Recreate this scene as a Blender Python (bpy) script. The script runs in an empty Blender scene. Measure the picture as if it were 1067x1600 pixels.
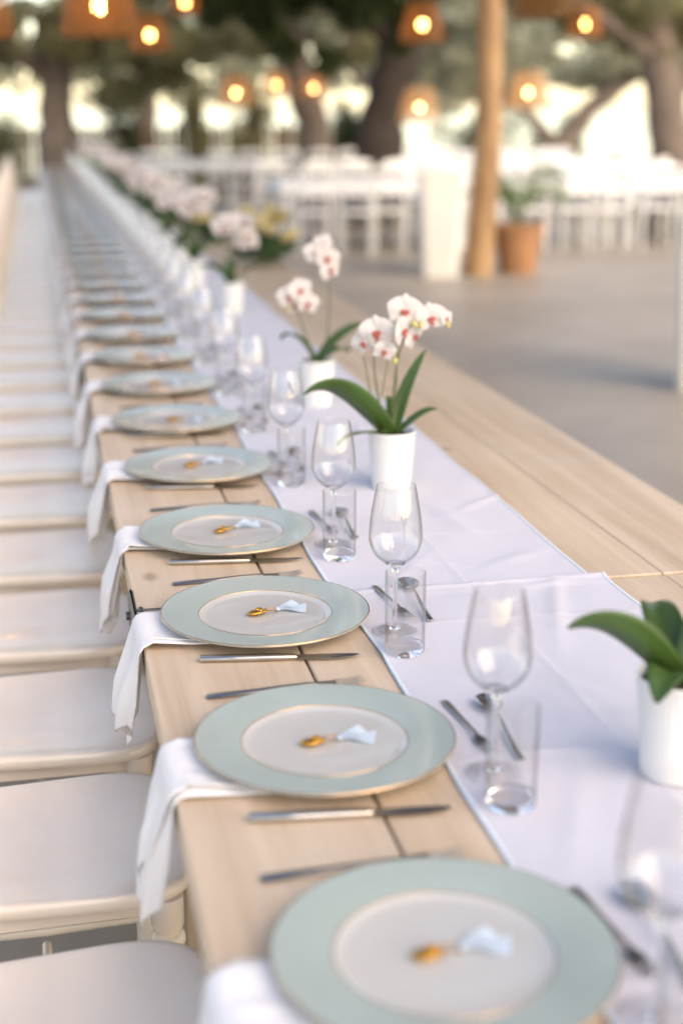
import bpy, math, random
import numpy as np
from mathutils import Vector, Matrix

sc = bpy.context.scene
R = math.radians
rnd = random.Random(7)
C = bpy.context.collection

# ------------------------------------------------------------------ camera
cam_d = bpy.data.cameras.new("camera")
cam = bpy.data.objects.new("camera", cam_d)
C.objects.link(cam)
cam_d.sensor_fit = 'VERTICAL'
cam_d.sensor_height = 36.0
cam_d.lens = 50.0
cam_d.clip_start = 0.05
cam_d.clip_end = 3000
M3 = Matrix(((0.9785973, 0.0558856, -0.1980507),
             (-0.2057846, 0.2657609, -0.9418194),
             (0.0, 0.9624178, 0.2715733)))
# camera axes: columns of the world matrix are the camera's x, y, z
cam.matrix_world = Matrix.Translation((0, 0, 1.495)) @ M3.to_4x4()
cam_d.dof.use_dof = True
cam_d.dof.focus_distance = 2.17
cam_d.dof.aperture_fstop = 1.8
cam_d.dof.aperture_blades = 0
sc.camera = cam

# ------------------------------------------------------------------ world, sun, exposure
SUN_EL, SUN_AZ = 36.0, 150.0          # azimuth measured from +Y towards +X
w = bpy.data.worlds.new("World")
sc.world = w
w.use_nodes = True
nt = w.node_tree
bg = nt.nodes["Background"]
sky = nt.nodes.new("ShaderNodeTexSky")
sky.sky_type = 'NISHITA'
sky.sun_disc = False
sky.sun_elevation = R(SUN_EL)
sky.sun_rotation = R(SUN_AZ)
sky.air_density = 1.0
sky.dust_density = 0.8
sky.ozone_density = 1.0
nt.links.new(sky.outputs[0], bg.inputs[0])
bg.inputs[1].default_value = 0.15
sd = bpy.data.lights.new("sun", 'SUN')
sd.energy = 1.1
sd.angle = R(60)
sd.color = (1.0, 0.89, 0.77)
so = bpy.data.objects.new("sun", sd)
C.objects.link(so)
dirv = Vector((math.sin(R(SUN_AZ)) * math.cos(R(SUN_EL)), math.cos(R(SUN_AZ)) * math.cos(R(SUN_EL)), math.sin(R(SUN_EL))))
so.rotation_euler = dirv.to_track_quat('Z', 'Y').to_euler()
so.location = (20, 20, 30)
sc.view_settings.view_transform = 'Standard'
sc.view_settings.look = 'None'
sc.view_settings.gamma = 1.0
sc.view_settings.use_curve_mapping = False
sc.view_settings.exposure = 1.58
sc.view_settings.use_white_balance = True      # the photographer's balance for open shade
sc.view_settings.white_balance_temperature = 8000
sc.view_settings.white_balance_tint = 14
cy = sc.cycles
cy.use_denoising = True
cy.max_bounces = 14
cy.transmission_bounces = 14
cy.transparent_max_bounces = 32
cy.diffuse_bounces = 3
cy.glossy_bounces = 4
cy.sample_clamp_indirect = 8.0
cy.blur_glossy = 0.5

# ------------------------------------------------------------------ materials
def mat(name, col=(.8, .8, .8), rough=.5, metal=0.0, spec=.5, coat=0.0, vary=0.0, scale=8.0, bump=0.0, bscale=60.0,
        col2=None, stretch=(1, 1, 1), perobj=0.0, trans=0.0, sheen=0.0):
    m = bpy.data.materials.new(name)
    m.use_nodes = True
    t = m.node_tree
    b = t.nodes["Principled BSDF"]
    b.inputs["Base Color"].default_value = (*col, 1)
    b.inputs["Roughness"].default_value = rough
    b.inputs["Metallic"].default_value = metal
    b.inputs["Specular IOR Level"].default_value = spec
    b.inputs["Coat Weight"].default_value = coat
    b.inputs["Coat Roughness"].default_value = .06
    b.inputs["Sheen Weight"].default_value = sheen
    N = t.nodes.new
    L = t.links.new
    tc = N("ShaderNodeTexCoord")
    mp = N("ShaderNodeMapping")
    mp.inputs["Scale"].default_value = stretch
    L(tc.outputs["Object"], mp.inputs[0])
    if perobj:
        oi = N("ShaderNodeObjectInfo")
        vm = N("ShaderNodeVectorMath")
        vm.operation = 'SCALE'
        cb = N("ShaderNodeCombineXYZ")
        for i in range(3):
            L(oi.outputs["Random"], cb.inputs[i])
        L(cb.outputs[0], vm.inputs[0])
        vm.inputs["Scale"].default_value = 37.0
        va = N("ShaderNodeVectorMath")
        L(tc.outputs["Object"], va.inputs[0])
        L(vm.outputs[0], va.inputs[1])
        L(va.outputs[0], mp.inputs[0])
    if vary or col2:
        nz = N("ShaderNodeTexNoise")
        nz.inputs["Scale"].default_value = scale
        nz.inputs["Detail"].default_value = 6
        nz.inputs["Roughness"].default_value = .62
        L(mp.outputs[0], nz.inputs["Vector"])
        cr = N("ShaderNodeValToRGB")
        c2 = col2 if col2 else tuple(max(0, c * (1 - vary)) for c in col)
        cr.color_ramp.elements[0].position = .33
        cr.color_ramp.elements[1].position = .68
        cr.color_ramp.elements[0].color = (*c2, 1)
        cr.color_ramp.elements[1].color = (*col, 1)
        L(nz.outputs["Fac"], cr.inputs[0])
        L(cr.outputs[0], b.inputs["Base Color"])
        rr = N("ShaderNodeMapRange")
        rr.inputs["To Min"].default_value = min(1, rough * 1.25)
        rr.inputs["To Max"].default_value = rough * .8
        L(nz.outputs["Fac"], rr.inputs["Value"])
        L(rr.outputs[0], b.inputs["Roughness"])
    if bump:
        n2 = N("ShaderNodeTexNoise")
        n2.inputs["Scale"].default_value = bscale
        n2.inputs["Detail"].default_value = 4
        L(mp.outputs[0], n2.inputs["Vector"])
        bp = N("ShaderNodeBump")
        bp.inputs["Strength"].default_value = bump
        bp.inputs["Distance"].default_value = .01
        L(n2.outputs["Fac"], bp.inputs["Height"])
        L(bp.outputs[0], b.inputs["Normal"])
    if trans:
        tr = N("ShaderNodeBsdfTranslucent")
        mx = N("ShaderNodeMixShader")
        mx.inputs[0].default_value = trans
        if vary or col2:
            L(cr.outputs[0], tr.inputs[0])
        else:
            tr.inputs[0].default_value = (*col, 1)
        out = t.nodes["Material Output"]
        L(b.outputs[0], mx.inputs[1])
        L(tr.outputs[0], mx.inputs[2])
        L(mx.outputs[0], out.inputs[0])
    return m


def wood_plank_mat(name, light, dark, knot):
    """whitewashed pine: long grain, faint rings, sparse knots, worn streaks"""
    m = bpy.data.materials.new(name)
    m.use_nodes = True
    t = m.node_tree
    N, L = t.nodes.new, t.links.new
    b = t.nodes["Principled BSDF"]
    tc = N("ShaderNodeTexCoord")
    oi = N("ShaderNodeObjectInfo")
    cb = N("ShaderNodeCombineXYZ")
    for i in range(3):
        L(oi.outputs["Random"], cb.inputs[i])
    sc_ = N("ShaderNodeVectorMath"); sc_.operation = 'SCALE'
    sc_.inputs["Scale"].default_value = 23.0
    L(cb.outputs[0], sc_.inputs[0])
    ad = N("ShaderNodeVectorMath")
    L(tc.outputs["Object"], ad.inputs[0]); L(sc_.outputs[0], ad.inputs[1])
    mp = N("ShaderNodeMapping"); mp.inputs["Scale"].default_value = (26, 1.3, 26)
    L(ad.outputs[0], mp.inputs[0])
    # warp for cathedral grain
    nw = N("ShaderNodeTexNoise"); nw.inputs["Scale"].default_value = 1.6; nw.inputs["Detail"].default_value = 2
    L(ad.outputs[0], nw.inputs["Vector"])
    wv = N("ShaderNodeTexNoise"); wv.inputs["Scale"].default_value = 1.0; wv.inputs["Detail"].default_value = 7
    wv.inputs["Roughness"].default_value = .65; wv.inputs["Distortion"].default_value = .6
    L(mp.outputs[0], wv.inputs["Vector"])
    cr = N("ShaderNodeValToRGB")
    cr.color_ramp.elements[0].position = .3; cr.color_ramp.elements[0].color = (*dark, 1)
    cr.color_ramp.elements[1].position = .66; cr.color_ramp.elements[1].color = (*light, 1)
    L(wv.outputs["Fac"], cr.inputs[0])
    # blotches of paler whitewash
    cr2 = N("ShaderNodeValToRGB")
    cr2.color_ramp.elements[0].position = .45; cr2.color_ramp.elements[0].color = (0, 0, 0, 1)
    cr2.color_ramp.elements[1].position = .75; cr2.color_ramp.elements[1].color = (1, 1, 1, 1)
    nb = N("ShaderNodeTexNoise"); nb.inputs["Scale"].default_value = 4.5; nb.inputs["Detail"].default_value = 5
    L(ad.outputs[0], nb.inputs["Vector"])
    L(nb.outputs["Fac"], cr2.inputs[0])
    mx = N("ShaderNodeMix"); mx.data_type = 'RGBA'
    mf = N("ShaderNodeMath"); mf.operation = 'MULTIPLY'; mf.inputs[1].default_value = .45
    L(cr2.outputs[0], mf.inputs[0]); L(mf.outputs[0], mx.inputs[0])
    L(cr.outputs[0], mx.inputs[6]); mx.inputs[7].default_value = (light[0] * 1.02, light[1] * 1.08, light[2] * 1.18, 1)
    # knots
    mk = N("ShaderNodeMapping"); mk.inputs["Scale"].default_value = (5.0, 2.6, 5.0)
    L(ad.outputs[0], mk.inputs[0])
    vo = N("ShaderNodeTexVoronoi"); vo.inputs["Scale"].default_value = 1.0
    L(mk.outputs[0], vo.inputs["Vector"])
    ck = N("ShaderNodeValToRGB")
    ck.color_ramp.elements[0].position = .03; ck.color_ramp.elements[0].color = (1, 1, 1, 1)
    ck.color_ramp.elements[1].position = .085; ck.color_ramp.elements[1].color = (0, 0, 0, 1)
    L(vo.outputs["Distance"], ck.inputs[0])
    mx2 = N("ShaderNodeMix"); mx2.data_type = 'RGBA'
    mf2 = N("ShaderNodeMath"); mf2.operation = 'MULTIPLY'; mf2.inputs[1].default_value = .7
    L(ck.outputs[0], mf2.inputs[0]); L(mf2.outputs[0], mx2.inputs[0])
    L(mx.outputs[2], mx2.inputs[6]); mx2.inputs[7].default_value = (*knot, 1)
    L(mx2.outputs[2], b.inputs["Base Color"])
    b.inputs["Roughness"].default_value = .42
    b.inputs["Specular IOR Level"].default_value = .42
    bp = N("ShaderNodeBump"); bp.inputs["Strength"].default_value = .25; bp.inputs["Distance"].default_value = .004
    L(wv.outputs["Fac"], bp.inputs["Height"]); L(bp.outputs[0], b.inputs["Normal"])
    return m


def glass_mat(name, tint=(1, 1, 1)):
    m = bpy.data.materials.new(name)
    m.use_nodes = True
    t = m.node_tree
    g = t.nodes.new("ShaderNodeBsdfGlass")
    g.inputs["Color"].default_value = (*tint, 1)
    g.inputs["Roughness"].default_value = 0.0
    g.inputs["IOR"].default_value = 1.48
    t.links.new(g.outputs[0], t.nodes["Material Output"].inputs[0])
    return m


def thin_glass_mat(name):
    m = bpy.data.materials.new(name)
    m.use_nodes = True
    t = m.node_tree
    N, L = t.nodes.new, t.links.new
    tr = N("ShaderNodeBsdfTransparent"); tr.inputs[0].default_value = (.985, .985, .985, 1)
    gl = N("ShaderNodeBsdfGlossy"); gl.inputs["Roughness"].default_value = .015
    lw = N("ShaderNodeLayerWeight"); lw.inputs[0].default_value = .5
    ab = N("ShaderNodeValToRGB")                     # longer path through the wall towards the outline
    ab.color_ramp.elements[0].position = .45; ab.color_ramp.elements[0].color = (.99, .99, .99, 1)
    ab.color_ramp.elements[1].position = .97; ab.color_ramp.elements[1].color = (.78, .785, .79, 1)
    L(lw.outputs["Facing"], ab.inputs[0]); L(ab.outputs[0], tr.inputs[0])
    pw = N("ShaderNodeMath"); pw.operation = 'POWER'; pw.inputs[1].default_value = 4.2
    L(lw.outputs["Facing"], pw.inputs[0])
    fr = N("ShaderNodeMath"); fr.operation = 'MULTIPLY_ADD'; fr.inputs[1].default_value = .85; fr.inputs[2].default_value = .07
    L(pw.outputs[0], fr.inputs[0])
    mx = N("ShaderNodeMixShader")
    L(fr.outputs[0], mx.inputs[0]); L(tr.outputs[0], mx.inputs[1]); L(gl.outputs[0], mx.inputs[2])
    L(mx.outputs[0], t.nodes["Material Output"].inputs[0])
    return m


def cloth_mat(name, col, weave=900.0, strength=.25):
    m = mat(name, col, rough=.85, spec=.2, vary=.05, scale=5, sheen=.15)
    t = m.node_tree
    N, L = t.nodes.new, t.links.new
    b = t.nodes["Principled BSDF"]
    tc = N("ShaderNodeTexCoord")
    w1 = N("ShaderNodeTexWave"); w1.bands_direction = 'X'; w1.inputs["Scale"].default_value = weave / 6
    w2 = N("ShaderNodeTexWave"); w2.bands_direction = 'Y'; w2.inputs["Scale"].default_value = weave / 6
    L(tc.outputs["Object"], w1.inputs[0]); L(tc.outputs["Object"], w2.inputs[0])
    a = N("ShaderNodeMath"); a.operation = 'ADD'
    L(w1.outputs["Fac"], a.inputs[0]); L(w2.outputs["Fac"], a.inputs[1])
    n = N("ShaderNodeTexNoise"); n.inputs["Scale"].default_value = 14; n.inputs["Detail"].default_value = 4
    L(tc.outputs["Object"], n.inputs["Vector"])
    a2 = N("ShaderNodeMath"); a2.operation = 'MULTIPLY_ADD'; a2.inputs[1].default_value = 6.0
    L(n.outputs["Fac"], a2.inputs[0]); L(a.outputs[0], a2.inputs[2])
    bp = N("ShaderNodeBump"); bp.inputs["Strength"].default_value = strength; bp.inputs["Distance"].default_value = .002
    L(a2.outputs[0], bp.inputs["Height"]); L(bp.outputs[0], b.inputs["Normal"])
    return m


def emit_mat(name, col, strength):
    m = bpy.data.materials.new(name)
    m.use_nodes = True
    t = m.node_tree
    e = t.nodes.new("ShaderNodeEmission")
    e.inputs[0].default_value = (*col, 1)
    e.inputs[1].default_value = strength
    t.links.new(e.outputs[0], t.nodes["Material Output"].inputs[0])
    return m


MT = {}
MT['plank'] = wood_plank_mat('whitewashed_pine', (.645, .505, .37), (.48, .345, .23), (.27, .17, .10))
MT['table_frame'] = mat('table_frame_wood', (.42, .33, .24), .55, vary=.25, scale=5, stretch=(8, 8, 1))
MT['bracket'] = mat('dull_steel', (.13, .125, .12), .45, metal=.8, vary=.3, scale=40)
MT['runner'] = cloth_mat('lavender_white_linen', (.59, .575, .635))
MT['hem'] = mat('pale_blue_hem', (.60, .68, .77), .8, spec=.2, vary=.08, scale=30)
MT['napkin'] = cloth_mat('white_napkin_cotton', (.80, .79, .80), strength=.2)
MT['sage'] = mat('sage_green_glaze', (.375, .44, .408), .16, spec=.5, coat=.25, vary=.05, scale=14)
MT['cream'] = mat('cream_porcelain', (.54, .53, .50), .07, spec=.5, coat=.4, vary=.03, scale=10)
MT['gold_line'] = mat('gold_line', (.50, .30, .15), .22, metal=1.0)
MT['steel'] = mat('cutlery_steel', (.55, .51, .465), .16, metal=1.0, vary=.12, scale=60)
MT['steel_dark'] = mat('cutlery_blade_steel', (.42, .405, .385), .22, metal=1.0, vary=.12, scale=60)
MT['fork_steel'] = mat('fork_steel', (.30, .28, .26), .30, metal=1.0, vary=.2, scale=60)
MT['gold'] = mat('gold_charm_metal', (.66, .33, .07), .18, metal=1.0, vary=.25, scale=120, bump=.3, bscale=300)
MT['ribbon'] = mat('pale_blue_satin', (.62, .71, .79), .45, spec=.4, trans=.25)
MT['glass'] = glass_mat('clear_glass')
MT['thin_glass'] = thin_glass_mat('thin_clear_glass')
MT['pot'] = mat('white_ceramic', (.70, .70, .69), .28, coat=.2, vary=.02)
MT['soil'] = mat('bark_mix', (.05, .035, .02), .95, vary=.6, scale=90, bump=1.0, bscale=120)
MT['leaf'] = mat('orchid_leaf', (.066, .135, .028), .32, spec=.5, vary=.35, scale=10, trans=.12)
MT['stem'] = mat('orchid_stem', (.12, .14, .05), .5, vary=.4, scale=30)
MT['petal'] = mat('orchid_petal', (.76, .71, .685), .55, spec=.2, trans=.35, vary=.08, scale=30)
MT['lip'] = mat('orchid_lip', (.33, .02, .045), .4, col2=(.45, .10, .05), scale=140)
MT['bud'] = mat('orchid_bud', (.55, .50, .18), .5, vary=.3, scale=60)
MT['yellow'] = mat('yellow_petal', (.74, .62, .34), .6, spec=.2, trans=.3, vary=.15, scale=20)
MT['pinkp'] = mat('blush_petal', (.78, .66, .60), .6, spec=.2, trans=.3, vary=.12, scale=20)
MT['garland_leaf'] = mat('garland_leaf', (.06, .12, .035), .5, spec=.4, trans=.25, vary=.5, scale=9)
MT['chair'] = mat('white_chair_lacquer', (.85, .735, .63), .20, spec=.5, coat=.25, vary=.07, scale=5, perobj=1)
MT['chair_far'] = mat('white_painted_wood', (.84, .82, .79), .4, vary=.06, scale=6)
MT['cloth_far'] = mat('white_table_linen', (.78, .775, .77), .8, spec=.2, vary=.04, scale=4)
MT['floor'] = mat('brushed_concrete', (.40, .345, .285), .42, spec=.4, col2=(.28, .24, .195), scale=.8, bump=.15, bscale=35)
MT['ground'] = mat('pale_sand', (.62, .55, .45), .9, vary=.2, scale=.6, bump=.4, bscale=8)
MT['log'] = mat('peeled_log', (.43, .26, .12), .6, col2=(.22, .12, .055), scale=2.2, stretch=(3, 3, .8), bump=.4, bscale=14)
MT['beam'] = mat('dark_beam', (.20, .12, .07), .6, vary=.4, scale=4, stretch=(1, 1, 1))
MT['reed'] = mat('unseen_shade_mat', (.34, .25, .15), .8, vary=.4, scale=6, stretch=(30, 1, 30), bump=.6, bscale=5)
MT['wicker'] = mat('orange_wicker', (.34, .14, .03), .55, vary=.35, scale=25, trans=.35)
MT['wicker_pale'] = mat('skylit_wicker', (.72, .47, .25), .6, vary=.25, scale=25, trans=.55)  # paler wicker colour carries the sky light shining through these shades
MT['bulb'] = emit_mat('lit_bulb', (1.0, .52, .17), 24.0)
MT['bulb_dim'] = emit_mat('dim_lit_bulb', (1.0, .58, .27), 20.0)
MT['cord'] = mat('lamp_cord', (.03, .025, .02), .6)
MT['planter'] = mat('white_planter', (.72, .69, .64), .45, vary=.05, scale=3)
MT['terracotta'] = mat('terracotta', (.40, .195, .09), .7, vary=.25, scale=7, bump=.15, bscale=40)
MT['palm'] = mat('palm_leaf', (.15, .26, .07), .5, trans=.3, vary=.35, scale=8)
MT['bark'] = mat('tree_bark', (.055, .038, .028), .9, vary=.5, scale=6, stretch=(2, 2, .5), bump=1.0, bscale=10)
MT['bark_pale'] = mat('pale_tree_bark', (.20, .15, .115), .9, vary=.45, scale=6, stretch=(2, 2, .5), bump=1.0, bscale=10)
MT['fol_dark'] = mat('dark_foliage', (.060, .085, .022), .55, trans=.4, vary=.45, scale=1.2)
MT['fol_olive'] = mat('olive_foliage', (.40, .37, .19), .5, trans=.6, vary=.4, scale=1.0)
MT['fol_grey'] = mat('silver_foliage', (.54, .53, .38), .5, trans=.6, vary=.35, scale=1.0)
MT['slat'] = mat('weathered_slat', (.17, .11, .065), .8, vary=.35, scale=5, stretch=(5, 5, 1), perobj=1)

# water
MT['sea'] = mat('sea_water', (.10, .20, .22), .12, spec=.6, bump=.35, bscale=1.5)

# ------------------------------------------------------------------ mesh helpers
class MB:
    def __init__(self):
        self.v = []; self.f = []

    def add(self, vs, fs):
        o = len(self.v)
        self.v += [tuple(p) for p in vs]
        self.f += [tuple(i + o for i in f) for f in fs]
        return self

    def box(self, x0, x1, y0, y1, z0, z1, ch=0.0):
        if ch <= 0:
            vs = [(x0, y0, z0), (x1, y0, z0), (x1, y1, z0), (x0, y1, z0), (x0, y0, z1), (x1, y0, z1), (x1, y1, z1), (x0, y1, z1)]
            fs = [(3, 2, 1, 0), (4, 5, 6, 7), (0, 1, 5, 4), (1, 2, 6, 5), (2, 3, 7, 6), (3, 0, 4, 7)]
            return self.add(vs, fs)
        c = ch
        rings = [(z0, c), (z0 + c, 0), (z1 - c, 0), (z1, c)]
        vs = []
        for z, i in rings:
            # octagonal corners soften the vertical edges too
            vs += [(x0 + c + i, y0 + i, z), (x1 - c - i, y0 + i, z), (x1 - i, y0 + c + i, z), (x1 - i, y1 - c - i, z),
                   (x1 - c - i, y1 - i, z), (x0 + c + i, y1 - i, z), (x0 + i, y1 - c - i, z), (x0 + i, y0 + c + i, z)]
        fs = [tuple(range(7, -1, -1)), tuple(range(24, 32))]
        for k in range(3):
            for j in range(8):
                a, b = k * 8 + j, k * 8 + (j + 1) % 8
                fs.append((a, b, b + 8, a + 8))
        return self.add(vs, fs)

    def lathe(self, prof, n=32, flute=None, cap=True):
        """prof: list of (r, z); r==0 closes to a point"""
        vs = []; idx = []
        for k, (r, z) in enumerate(prof):
            if r <= 1e-7:
                idx.append([len(vs)] * n); vs.append((0, 0, z))
            else:
                row = []
                for j in range(n):
                    a = 2 * math.pi * j / n
                    rr = r * (flute(a, k) if flute else 1)
                    row.append(len(vs)); vs.append((rr * math.cos(a), rr * math.sin(a), z))
                idx.append(row)
        fs = []
        for k in range(len(prof) - 1):
            A, B = idx[k], idx[k + 1]
            for j in range(n):
                q = [A[j], A[(j + 1) % n], B[(j + 1) % n], B[j]]
                u = []
                for i in q:
                    if i not in u:
                        u.append(i)
                if len(u) >= 3:
                    fs.append(tuple(u))
        return self.add(vs, fs)

    def tube(self, pts, rad, n=8, squash=None, cap=True):
        pts = [Vector(p) for p in pts]
        m = len(pts)
        rads = rad if isinstance(rad, (list, tuple)) else [rad] * m
        vs = []; fs = []
        up = Vector((0, 0, 1))
        prev = None
        for i, p in enumerate(pts):
            t = (pts[min(i + 1, m - 1)] - pts[max(i - 1, 0)])
            if t.length < 1e-9:
                t = Vector((0, 0, 1))
            t.normalize()
            if prev is None:
                a = up if abs(t.z) < .9 else Vector((1, 0, 0))
                s = t.cross(a).normalized()
            else:
                s = (prev - t * prev.dot(t)).normalized()
            prev = s
            b = t.cross(s)
            r = rads[i]
            sx, sy = squash if squash else (1, 1)
            for j in range(n):
                an = 2 * math.pi * j / n
                vs.append(p + s * (math.cos(an) * r * sx) + b * (math.sin(an) * r * sy))
        for i in range(m - 1):
            for j in range(n):
                a, b2 = i * n + j, i * n + (j + 1) % n
                fs.append((a, b2, b2 + n, a + n))
        if cap:
            fs.append(tuple(range(n - 1, -1, -1)))
            fs.append(tuple(range((m - 1) * n, m * n)))
        return self.add(vs, fs)

    def grid(self, fn, nu, nv):
        vs = [fn(i / nu, j / nv) for i in range(nu + 1) for j in range(nv + 1)]
        fs = []
        for i in range(nu):
            for j in range(nv):
                a = i * (nv + 1) + j
                fs.append((a, a + nv + 1, a + nv + 2, a + 1))
        return self.add(vs, fs)

    def ball(self, c, rx, ry, rz, n=14, m=8):
        vs = [(c[0], c[1], c[2] - rz)]
        for i in range(1, m):
            p = -math.pi / 2 + math.pi * i / m
            for j in range(n):
                a = 2 * math.pi * j / n
                vs.append((c[0] + rx * math.cos(p) * math.cos(a), c[1] + ry * math.cos(p) * math.sin(a), c[2] + rz * math.sin(p)))
        vs.append((c[0], c[1], c[2] + rz))
        fs = []
        for j in range(n):
            fs.append((0, 1 + (j + 1) % n, 1 + j))
        for i in range(m - 2):
            for j in range(n):
                a, b = 1 + i * n + j, 1 + i * n + (j + 1) % n
                fs.append((a, b, b + n, a + n))
        l = len(vs) - 1
        o = 1 + (m - 2) * n
        for j in range(n):
            fs.append((o + j, o + (j + 1) % n, l))
        return self.add(vs, fs)

    def xf(self, M):
        self.v = [tuple(M @ Vector(p)) for p in self.v]
        return self

    def mesh(self, name, m, smooth=True, angle=40):
        me = bpy.data.meshes.new(name)
        me.from_pydata(self.v, [], self.f)
        me.materials.append(m if not isinstance(m, str) else MT[m])
        if smooth:
            me.polygons.foreach_set("use_smooth", [True] * len(me.polygons))
            me.update()
            try:
                me.set_sharp_from_angle(angle=R(angle))
            except Exception:
                pass
        me.update()
        return me


def ob(name, me, parent=None, loc=(0, 0, 0), rot=(0, 0, 0), scl=None):
    o = bpy.data.objects.new(name, me)
    C.objects.link(o)
    o.parent = parent
    o.location = loc
    o.rotation_euler = rot
    if scl is not None:
        o.scale = scl if not isinstance(scl, (int, float)) else (scl,) * 3
    return o


def tag(o, label, cat, group=None):
    o["label"] = label
    o["category"] = cat
    if group:
        o["group"] = group
    return o


def struct(o):
    o["kind"] = "structure"
    return o


def empty(name, loc, rz=0.0):
    o = ob(name, None, None, loc, (0, 0, rz))
    o.empty_display_size = .1
    return o


ORD = ['first', 'second', 'third', 'fourth', 'fifth', 'sixth', 'seventh', 'eighth', 'ninth', 'tenth', 'eleventh', 'twelfth', 'thirteenth', 'fourteenth',
       'fifteenth', 'sixteenth', 'seventeenth', 'eighteenth', 'nineteenth', 'twentieth', 'twenty first', 'twenty second', 'twenty third', 'twenty fourth', 'twenty fifth', 'twenty sixth']

# ------------------------------------------------------------------ setting
FLOOR_X0, FLOOR_X1, FLOOR_Y0, FLOOR_Y1 = -9, 15, -9, 27
g = MB().add([(-1500, -1500, -.06), (1500, -1500, -.06), (1500, 1500, -.06), (-1500, 1500, -.06)], [(0, 1, 2, 3)])
struct(ob("ground", g.mesh("ground", 'ground', False)))
g = MB().box(FLOOR_X0, FLOOR_X1, FLOOR_Y0, FLOOR_Y1, -.055, 0, .01)
struct(ob("terrace_floor", g.mesh("terrace_floor", 'floor', False)))
g = MB().add([(-1500, 36, -.05), (1500, 36, -.05), (1500, 1500, -.05), (-1500, 1500, -.05)], [(0, 1, 2, 3)])
struct(ob("sea", g.mesh("sea", 'sea', False)))

# ------------------------------------------------------------------ long table (nine tables end to end)
TX0, TX1, TZ = .12, 1.21, .75
TL = 2.30
TJ = 2.10                      # first joint seen in the photograph
GAP = .012
NT = 9
PW = (TX1 - TX0) / 5
plank_me = MB().box(-PW / 2 + .0004, PW / 2 - .0004, -(TL - GAP) / 2, (TL - GAP) / 2, -.042, 0, .0018).mesh("plank", 'plank', True, 25)
leg_me = MB().box(-.04, .04, -.04, .04, 0, .705, .006).mesh("leg", 'table_frame', True, 25)
apr_me = MB().box(-.012, .012, -1.0, 1.0, .62, .706, .004).mesh("apron", 'table_frame', True, 25)
apr2_me = MB().box(-.42, .42, -.012, .012, .62, .706, .004).mesh("apron_end", 'table_frame', True, 25)
bk = MB()
bk.box(TX0 - .010, TX0 - .001, -.06, .10, -.058, .002, .003)         # plate on the table's flank
bk.box(TX0 - .004, TX0 + .05, -.0045, .0045, -.03, .001, .002)        # tongue in the joint
bk.box(TX0 - .001, TX0 + .010, -.016, .016, -.03, .0015, .003)
bk.tube([(TX0 - .016, -.025, -.028), (TX0 - .008, -.025, -.028)], .007, 10)
bk.tube([(TX0 - .016, .055, -.028), (TX0 - .008, .055, -.028)], .007, 10)
bk_me = bk.mesh("corner_bracket", 'bracket', True, 25)
for i in range(NT):
    y1 = TJ + i * TL
    yc = y1 - TL / 2
    t = empty("plank_table", ((TX0 + TX1) / 2, yc, 0))
    if i == 0:
        lab = "whitewashed plank table nearest the camera, in front of the runner's overlap"
    elif i == 1:
        lab = "whitewashed plank table just beyond the first joint with the steel bracket"
    else:
        lab = f"blurred whitewashed plank table, {ORD[i]} from the camera along the long row"
    tag(t, lab, "table", "plank tables joined into one long table")
    for k in range(5):
        ob("plank", plank_me, t, (-(TX1 - TX0) / 2 + PW * (k + .5) + (-.0035 if k == 0 else 0), 0, TZ), (0, 0, math.pi if (k + i) % 2 else 0))
    for sx in (-1, 1):
        for sy in (-1, 1):
            ob("leg", leg_me, t, (sx * .44, sy * (TL / 2 - .16), 0))
        ob("apron", apr_me, t, (sx * .46, 0, 0))
    for sy in (-1, 1):
        ob("apron", apr2_me, t, (0, sy * (TL / 2 - .12), 0))
    if i < 3:
        ob("corner_bracket", bk_me, t, (-(TX0 + TX1) / 2, TL / 2, TZ))
TEND = TJ + (NT - 1) * TL


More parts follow.
